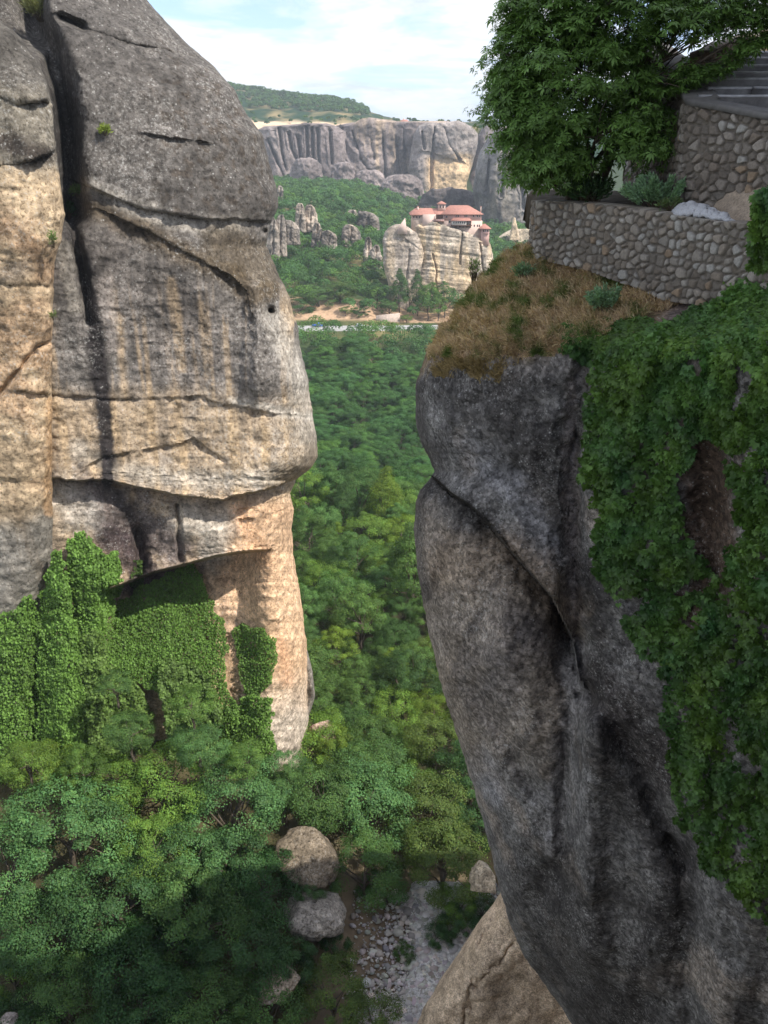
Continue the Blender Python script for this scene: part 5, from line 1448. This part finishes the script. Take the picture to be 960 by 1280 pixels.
ivy('creeper', [(196, 832), (235, 822), (262, 850), (276, 900), (262, 960), (236, 985), (214, 950), (204, 900)], 14875, 0.258, np.array([.12, .195, .048]), 'leafy green bush climbing in front of the overhang mat', 2.6, 2.4, 308, 10, None, .35)
ivy('creeper', [(176, 930), (196, 940), (200, 985), (176, 985)], 1575, 0.258, np.array([.10, .17, .05]), 'small creeper tuft by the dark gap', 2.0, 1.2, 309, 8, None, .4)
ivy('ivy', [(168, 700), (178, 700), (180, 735), (170, 742), (162, 730)], 875, 0.182, IV*.4, 'thin dark ivy hanging in the cleft above the overhang mat', .3, .4, 310, 4)

def bush(name, u, v, Y, rx, rz, n, L, wid, base, lab, cat, seed, up=.6, group=None, mat='leaf', stems=True, ry=None):
    rg = np.random.default_rng(seed); c = P(u, v, Y); d = slant(c); RX = rx*d/F; RZ = rz*d/F; RY = ry or RX*.8
    org = c-np.array([0, 0, RZ])
    root = empty(name, org, lab, cat, group)
    nst = 26; Ps = []; Ts = []; sm = MB()
    for k in range(nst):
        a = rg.uniform(0, 6.28); q = rg.uniform(.1, 1)**.6; tip = np.array([math.cos(a)*q*RX, math.sin(a)*q*RY, RZ*(.9+1.0*math.sqrt(max(0, 1-q*q*.85)))*rg.uniform(.8, 1.1)])
        b0 = np.array([math.cos(a)*.15*RX, math.sin(a)*.15*RY, -.03]); pts = limb(sm, b0, tip, L*.06+.004, .002, rg, 5, .1, 4)
        m_ = n//nst; t = rg.uniform(.35, 1.03, m_)**.7; pp = np.stack([np.interp(t, np.linspace(0, 1, 5), pts[:, j]) for j in range(3)], -1)
        Ps.append(pp+rg.normal(size=(m_, 3))*L*.35); Ts.append(np.broadcast_to(unit(tip-b0), (m_, 3)))
    Pn = np.concatenate(Ps); T0 = np.concatenate(Ts)
    outw = unit(Pn*np.array([1, 1, .3])+1e-6); D = unit(outw*(1-up)+T0*up+rg.normal(size=Pn.shape)*.35)
    S = unit(np.cross(D, rg.normal(size=Pn.shape))); s = (L*rg.uniform(.6, 1.2, len(Pn)))[:, None]; Nn = np.cross(D, S)
    V = np.stack([Pn, Pn+D*s*.45+S*s*wid*.5, Pn+D*s, Pn+D*s*.45-S*s*wid*.5], 1).reshape(-1, 3)
    tone = rg.uniform(.7, 1.35, len(Pn)); col = np.repeat(np.asarray(base)*tone[:, None], 4, 0)
    mesh_obj('foliage', V, np.arange(len(V)).reshape(-1, 4), M[mat], root, col)
    sm.build('stem', M['stem'], root)
    return root
# tufts on the left rocks
LG = 'small plants rooted on the left rocks'
bush('rock_plant', 131, 163, float(left_y(131, 163))-.4, 5, 6, 260, .28, .3, (.22, .28, .05), 'tiny yellow-green plant on the grey dome, upper left', 'plant', 1, .3, LG)
bush('rock_plant', 97, 240, float(left_y(97, 240))-.5, 8, 7, 320, .3, .25, (.08, .14, .04), 'dark green tuft in the hollow beside the crevice', 'plant', 2, .4, LG)
bush('rock_plant', 84, 264, float(left_y(84, 264))-.6, 8, 12, 380, .3, .3, (.035, .08, .04), 'dark plant deep in the crevice between pillar and buttress', 'plant', 3, .3, LG)
bush('rock_plant', 66, 300, 61, 3, 9, 160, .25, .3, (.14, .20, .06), 'thin green tuft on the buttress edge', 'plant', 4, .3, LG)
bush('rock_shrub', 50, 12, float(left_y(50, 14))-1.2, 20, 13, 1500, .45, .14, (.16, .17, .075), 'greyish shrub on the saddle between buttress and dome', 'shrub', 5, .5, LG)
bush('rock_shrub', 30, 2, float(left_y(30, 4))-.9, 16, 9, 900, .4, .14, (.14, .15, .07), 'low shrub at the top edge above the buttress', 'shrub', 6, .5, LG)
bush('rock_plant', 66, 395, 61, 3, 5, 100, .2, .3, (.13, .18, .05), 'very small tuft lower on the buttress edge', 'plant', 7, .3, LG)

# ------------------------------------------------------------------ creeper on the right rock
def creeper(name, poly, holes, n, L, base, lab, seed, lump=.35, fray=22, off=.05):
    rg = np.random.default_rng(seed); pl_ = np.array(poly, float)
    u = rg.uniform(pl_[:, 0].min()-fray, pl_[:, 0].max()+fray, n*4); v = rg.uniform(pl_[:, 1].min()-fray, pl_[:, 1].max()+fray, n*4)
    uj = u+n2(u, v, 42, 42, 4, seed)*fray; vj = v+n2(u, v, 40, 44, 4, seed+1)*fray
    ok = inpoly(uj, vj, poly)
    for h, hw in holes: ok &= pldist(uj, vj, h) > hw
    thin = n2(u, v, 34, 46, 4, seed+2)
    ok &= thin > -.42+.25*rg.random(len(u))
    u, v, thin = u[ok][:n], v[ok][:n], thin[ok][:n]
    def lumpf(a, b): return (np.abs(n2(a, b, 60, 75, 3, seed+5))*1.0+np.clip(n2(a, b, 24, 26, 3, seed+6), -.2, 1)*.45)*lump
    lu = lumpf(u, v); lay = rg.uniform(0, 1, len(u))**.6
    Y = ymR(u, v)-off-lu*lay-rg.uniform(0, .05, len(u))
    Pn = P(u, v, Y); e = 3
    gx = (lumpf(u+e, v)-lumpf(u-e, v))/(2*e*.0115); gz = (lumpf(u, v+e)-lumpf(u, v-e))/(2*e*.0115)
    Nn = unit(np.stack([-.12-gx*.7, -1+0*gx, .55+gz*.7], -1)+rg.normal(size=(len(u), 3))*.5)
    tone = rg.uniform(.65, 1.35, len(u))*(1+.5*n2(u, v, 60, 60, 3, seed+9))
    V, Fq, col = rosettes(Pn, Nn, L, .50, (-1.25, -.62, 0, .62, 1.25), .12, np.clip(tone, .35, 2), base, rg, .7)
    hue = np.repeat(np.tile(n2(u, v, 50, 50, 2, seed+12), 5), 4)[:, None]; col = col*(1+hue*np.array([.5, .25, -.2]))
    o = mesh_obj(name, V, Fq, M['leaf_near'], None, col, False, tuple(Pn[np.argmax(v)])); tag(o, lab, 'creeper')
    return o
CR = np.array([.074, .145, .034])
HOLE = [([(866, 595), (885, 630), (898, 680), (902, 725)], 12), ([(870, 575), (880, 600)], 8), ([(878, 730), (850, 745)], 8), ([(932, 470), (915, 500)], 10)]
creeper('creeper', [(735, 470), (762, 425), (830, 398), (900, 372), (1170, 350), (1170, 620), (905, 560), (862, 560), (850, 640), (880, 700), (900, 760), (870, 800), (846, 830), (812, 830), (776, 770), (752, 720), (728, 640), (722, 560)], HOLE, 16000, .088, CR, 'dense green creeper draped over the top and middle of the shaded bluff', 401)
creeper('creeper', [(905, 560), (1170, 560), (1170, 1250), (985, 1210), (950, 1150), (915, 1110), (872, 1075), (846, 1020), (838, 950), (828, 880), (820, 830), (870, 790), (905, 740), (925, 660)], HOLE, 21000, .088, CR*.92, 'hanging curtain of creeper down the right edge of the bluff', 402, .42)
creeper('creeper', [(705, 440), (700, 400), (735, 385), (770, 390), (812, 398), (820, 420), (770, 445), (735, 455)], [], 1500, .075, CR*.85, 'low leafy creeper spreading through the grass at the top of the bluff', 403, .12, 14, .03)
creeper('creeper', [(822, 440), (850, 405), (880, 370), (935, 345), (1170, 310), (1170, 420), (900, 420), (850, 450)], [], 5600, .08, CR*1.1, 'light green creeper below the right end of the terrace wall', 404, .25, 14, .05)
creeper('creeper', [(935, 330), (940, 280), (948, 240), (1000, 200), (1170, 340)], [], 3000, .08, CR, 'creeper climbing at the right edge beside the walls', 405, .3, 10, 1.2)

# ------------------------------------------------------------------ dry grass on the shoulder
def grass():
    rg = np.random.default_rng(9); n = 90000
    poly = [(668, 312), (645, 306), (615, 330), (592, 354), (570, 385), (548, 414), (532, 442), (545, 470), (575, 466), (600, 478), (625, 470), (650, 446), (690, 446), (720, 432), (745, 425), (770, 405), (800, 400), (825, 385), (850, 378), (880, 362), (820, 348), (760, 330), (700, 318)]
    u = rg.uniform(530, 890, n*3); v = rg.uniform(305, 490, n*3)
    uj = u+n2(u, v, 18, 18, 3, 1)*10; vj = v+n2(u, v, 16, 18, 3, 2)*10
    ok = inpoly(uj, vj, poly)
    ok &= rg.random(n*3) < np.clip(.7+1.6*n2(u, v, 26, 22, 3, 3)+.3*(v < 430)-.35*(v > 446), .05, 1)
    u, v = u[ok][:n], v[ok][:n]; m = len(u)
    Pn = P(u, v, ymR(u, v)); L = rg.gamma(6, .017, m).clip(.04, .24)*np.where(v > 440, .7, 1)
    cl = np.stack([n2(u, v, 9, 9, 2, 5), n2(u, v, 9, 9, 2, 6), 0*u], -1)
    D = unit(np.array([-.25, -.35, .75])+cl*1.1+rg.normal(size=(m, 3))*.36)
    bend = unit(D+np.array([0, 0, -.7])+rg.normal(size=(m, 3))*.2)
    S = unit(np.cross(D, np.array([0, 1, 0.])+rg.normal(size=(m, 3))*.4))*(rg.uniform(.0028, .0065, m))[:, None]
    l = L[:, None]; a = Pn-D*.02; b = Pn+D*l*.55; c = b+bend*l*.45
    V = np.stack([a-S, a+S, b+S*.8, b-S*.8, c], 1).reshape(-1, 3); k = np.arange(m)[:, None]*5
    Q = k+np.array([[0, 1, 2, 3]]); T = k+np.array([[3, 2, 4]])
    g = sstep(-.05, .45, n2(u, v, 30, 26, 3, 8)+.35*(v > 400)*n2(u, v, 12, 12, 2, 9)+.12*rg.normal(size=m))[:, None]
    dry_ = lin(164, 134, 106); dry2 = lin(204, 182, 148); gr = lin(92, 110, 56)
    q = rg.random((m, 1)); c_ = (dry_*(1-q)+dry2*q)*(1-g)+gr*g; c_ = c_*rg.uniform(.6, 1.3, (m, 1))
    c_ = np.where(((v > 448)[:, None]), lin(150, 130, 92)*rg.uniform(.5, 1.2, (m, 1)), c_)
    o = mesh_obj('dry_grass', V, [Q, T], M['grass'], None, np.repeat(c_, 5, 0)); tag(o, 'reddish brown dry grass on the rounded shoulder below the wall', kind='stuff')
grass()
SG = np.array([.105, .165, .095])
RY_ = lambda u, v: float(ymR(np.array([u]), np.array([v]))[0])
bush('sage_bush', 757, 376, RY_(757, 392)-.05, 23, 17, 2000, .06, .4, SG*1.7, 'round pale green sage plant in the dry grass', 'bush', 21, .35, 'bushes on the shoulder and terrace')
bush('sage_bush', 655, 340, RY_(655, 348)-.05, 15, 10, 500, .07, .3, SG*1.4, 'small green sage plant in the grass near the wall foot', 'bush', 22, .35, 'bushes on the shoulder and terrace')
bush('sage_bush', 826, 243, 13.9, 48, 23, 8500, .062, .36, SG*1.9, 'wide grey-green bush on the terrace beside the tree', 'bush', 23, .6, 'bushes on the shoulder and terrace')
bush('terrace_shrub', 742, 240, 15.0, 42, 17, 2200, .10, .26, (.045, .085, .035), 'dark low shrub at the foot of the tree on the terrace', 'shrub', 24, .5, 'bushes on the shoulder and terrace')
bush('weed', 838, 256, 13.3, 14, 5, 260, .07, .3, (.09, .13, .05), 'low weed beside the gravel heap', 'weed', 25, .5)
bush('sapling', 592, 338, RY_(600, 352)+.3, 7, 17, 170, .075, .25, (.19, .26, .09), 'thin sapling growing from the left edge of the grassy shoulder', 'sapling', 26, .35)

# ------------------------------------------------------------------ the big tree on the terrace
def hero_tree():
    rg = np.random.default_rng(77)
    base = P(738, 246, 15.6); root = empty('tree', base, 'big dark green tree on the terrace above the curved wall', 'tree')
    E = [((728, 108), (96, 98), 15.4, 1.55, 150), ((700, 10), (72, 62), 15.5, 1.1, 60), ((780, -30), (110, 66), 15.2, 1.3, 70), ((650, 140), (40, 52), 15.2, .7, 42), ((688, 196), (56, 34), 15.2, .9, 46),
         ((800, 165), (40, 40), 14.7, .7, 34), ((640, 90), (30, 34), 15.3, .6, 26), ((880, 8), (100, 36), 14.6, .9, 56), ((970, -10), (70, 40), 14.3, .8, 24), ((655, 30), (30, 46), 15.5, .6, 26), ((800, 60), (46, 54), 15.0, .8, 30)]
    cl = []
    for (cu, cv), (ru, rv), Y, ry, n in E:
        n = int(n*1.65); d = unit(rg.normal(size=(n, 3))); q = rg.uniform(.45, 1.0, n)
        for i in range(n): cl.append(np.append(P(cu+d[i, 0]*ru*q[i], cv-d[i, 2]*rv*q[i], Y+d[i, 1]*ry*q[i]), 0))
    # the long branch reaching over the stair wall
    for t in np.linspace(0, 1, 46):
        cl.append(np.append(P(812+t*160+rg.normal()*6, 104-t*62+math.sin(t*6)*4+rg.normal()*7+6, 14.4-.4*t+rg.normal()*.12), 1))
    cl = np.array(cl)
    cu_, cv_ = proj(cl[:, :3]); gap = ((np.hypot((cu_-836)/36, (cv_-70)/15) < 1) & (cl[:, 3] == 0)) | (np.hypot((cu_-816)/10, (cv_-80)/8) < 1); cl = cl[~gap]
    cen = P(735, 90, 15.5); Ps = []; Ns = []; Ts = []
    for c in cl:
        br = c[3] == 1; n = 13 if br else 19; r = .13 if br else rg.uniform(.2, .34)
        out = unit(c[:3]-cen) if not br else np.array([0, -.3, .3]); k = unit(rg.normal(size=(n, 3))+out*.6+np.array([0, 0, .3]))
        pp = c[:3]+k*r*rg.uniform(.4, 1.1, (n, 1))*np.array([1.25, 1.25, .55])
        pp[:, 2] -= np.hypot(*(pp-c[:3])[:, :2].T)*.35       # layers sag outward
        Ps.append(pp); Ns.append(unit(np.array([0, 0, .9])+k*.6+out*.3+rg.normal(size=(n, 3))*.3)); Ts.append(rg.uniform(.8, 1.25)*rg.uniform(.75, 1.25, n))
    Pn = np.concatenate(Ps); Nn = np.concatenate(Ns); tone = np.concatenate(Ts)
    V, Fq, col = rosettes(Pn, Nn, .13, .28, (-2.5, -1.5, -.75, 0, .75, 1.5, 2.5), .35, tone, (.105, .19, .044), rg, .15)
    mesh_obj('crown', V-base, Fq, M['leaf_near'], root, col); print('hero leaves', len(V)//4)
    tb = MB()
    stems = []
    for k in range(9):
        a = rg.uniform(-.9, .9); tgt = P(660+k*22+rg.normal()*8, 120+rg.normal()*40, 15.4+rg.normal()*.6)
        pts = limb(tb, base+np.array([rg.normal()*.14, rg.normal()*.14, -.15]), tgt, .055, .02, rg, 9, .14, 8); stems.append(pts)
    for c in cl[rg.permutation(len(cl))[:190]]:
        s_ = stems[rg.integers(0, 9)]; dd = np.linalg.norm(np.concatenate(stems)-c[:3], axis=1); al = np.concatenate(stems)
        j = np.argsort(dd+rg.uniform(0, .5, len(dd)))[0]; limb(tb, al[j], c[:3], .014, .005, rg, 5, .14, 5)
    big = P(812, 112, 14.7); limb(tb, stems[7][5], big, .04, .03, rg, 6, .1, 7); limb(tb, big, P(965, 42, 14.1), .03, .008, rg, 10, .08, 6)
    tb.build('trunk', M['bark'], root, base, True)
hero_tree()

# ------------------------------------------------------------------ air, sky, sun
def haze():
    hm = bpy.data.materials.new('haze_air'); hm.use_nodes = True; nt = hm.node_tree; nt.nodes.clear()
    out = nt.nodes.new('ShaderNodeOutputMaterial'); pv = nt.nodes.new('ShaderNodeVolumePrincipled')
    pv.inputs['Color'].default_value = (.80, .89, 1.0, 1); pv.inputs['Density'].default_value = HAZE; pv.inputs['Anisotropy'].default_value = 0.0
    nt.links.new(pv.outputs[0], out.inputs['Volume'])
    b = MB().box(-9000, 9000, -260, 14200, -260, 330); o = b.build('haze', hm); tag(o, kind='stuff')
    try: hm.volume_intersection_method
    except Exception: pass
HAZE = .00015
haze()

w = bpy.data.worlds.new('World'); bpy.context.scene.world = w; w.use_nodes = True
nt = w.node_tree; nt.nodes.clear()
wo = nt.nodes.new('ShaderNodeOutputWorld'); bg = nt.nodes.new('ShaderNodeBackground')
sky = nt.nodes.new('ShaderNodeTexSky'); sky.sky_type = 'NISHITA'; sky.sun_disc = False
sky.sun_elevation = math.asin(SUN[2]); sky.sun_rotation = math.atan2(SUN[0], SUN[1]); sky.air_density = 1.0; sky.dust_density = 1.2; sky.ozone_density = 1.2; sky.altitude = 500
tc = nt.nodes.new('ShaderNodeTexCoord'); sp = nt.nodes.new('ShaderNodeSeparateXYZ'); nt.links.new(tc.outputs['Generated'], sp.inputs[0])
def mth(op, a, b=None):
    n = nt.nodes.new('ShaderNodeMath'); n.operation = op
    for i, x in enumerate((a, b)):
        if x is None: continue
        if isinstance(x, (int, float)): n.inputs[i].default_value = x
        else: nt.links.new(x, n.inputs[i])
    return n.outputs[0]
den = mth('ADD', mth('MAXIMUM', sp.outputs[2], 0.0), .14)
cx = nt.nodes.new('ShaderNodeCombineXYZ'); nt.links.new(mth('DIVIDE', sp.outputs[0], den), cx.inputs[0]); nt.links.new(mth('DIVIDE', sp.outputs[1], den), cx.inputs[1]); nt.links.new(mth('MULTIPLY', sp.outputs[2], 3.0), cx.inputs[2])
n1 = nd(nt, 'ShaderNodeTexNoise', Scale=1.5, Detail=10.0, Roughness=.55, Distortion=.35); nt.links.new(cx.outputs[0], n1.inputs['Vector'])
n2_ = nd(nt, 'ShaderNodeTexNoise', Scale=3.0, Detail=8.0, Roughness=.6); nt.links.new(cx.outputs[0], n2_.inputs['Vector'])
cm = ramp(nt, n1.outputs[0], [(.40, .05), (.47, .55), (.53, 1.0)])
cb = ramp(nt, n2_.outputs[0], [(.30, (3.6, 4.1, 4.9)), (.48, (5.3, 5.5, 5.7)), (.60, (6.0, 6.0, 6.0))])
skyb = mixc(nt, 'MULTIPLY', 1.0, sky.outputs[0], (.82, .90, 1.12)); cc = mixc(nt, 'MIX', cm, skyb, cb)
# mute the Nishita horizon a little toward pale blue
nt.links.new(cc, bg.inputs[0]); bg.inputs[1].default_value = .162; nt.links.new(bg.outputs[0], wo.inputs[0])

sd = bpy.data.lights.new('sun', 'SUN'); sd.energy = 4.6; sd.angle = math.radians(.53); sd.color = (1.0, .95, .87)
so_ = bpy.data.objects.new('sun', sd); C.objects.link(so_); so_.location = (20, -20, 60)
so_.rotation_euler = Vector(tuple(SUN)).to_track_quat('Z', 'Y').to_euler()

sc = bpy.context.scene
sc.view_settings.view_transform = 'Standard'; sc.view_settings.look = 'None'; sc.view_settings.exposure = EXPO = 0.5; sc.view_settings.gamma = 1; sc.view_settings.use_curve_mapping = False
sc.render.engine = 'CYCLES'
cy = sc.cycles; cy.max_bounces = 6; cy.diffuse_bounces = 3; cy.glossy_bounces = 2; cy.transmission_bounces = 3; cy.volume_bounces = 0; cy.transparent_max_bounces = 6
cy.use_denoising = True; cy.use_fast_gi = False; cy.sample_clamp_indirect = 6
cy.caustics_reflective = False; cy.caustics_refractive = False
sc.render.resolution_x = 768; sc.render.resolution_y = 1024
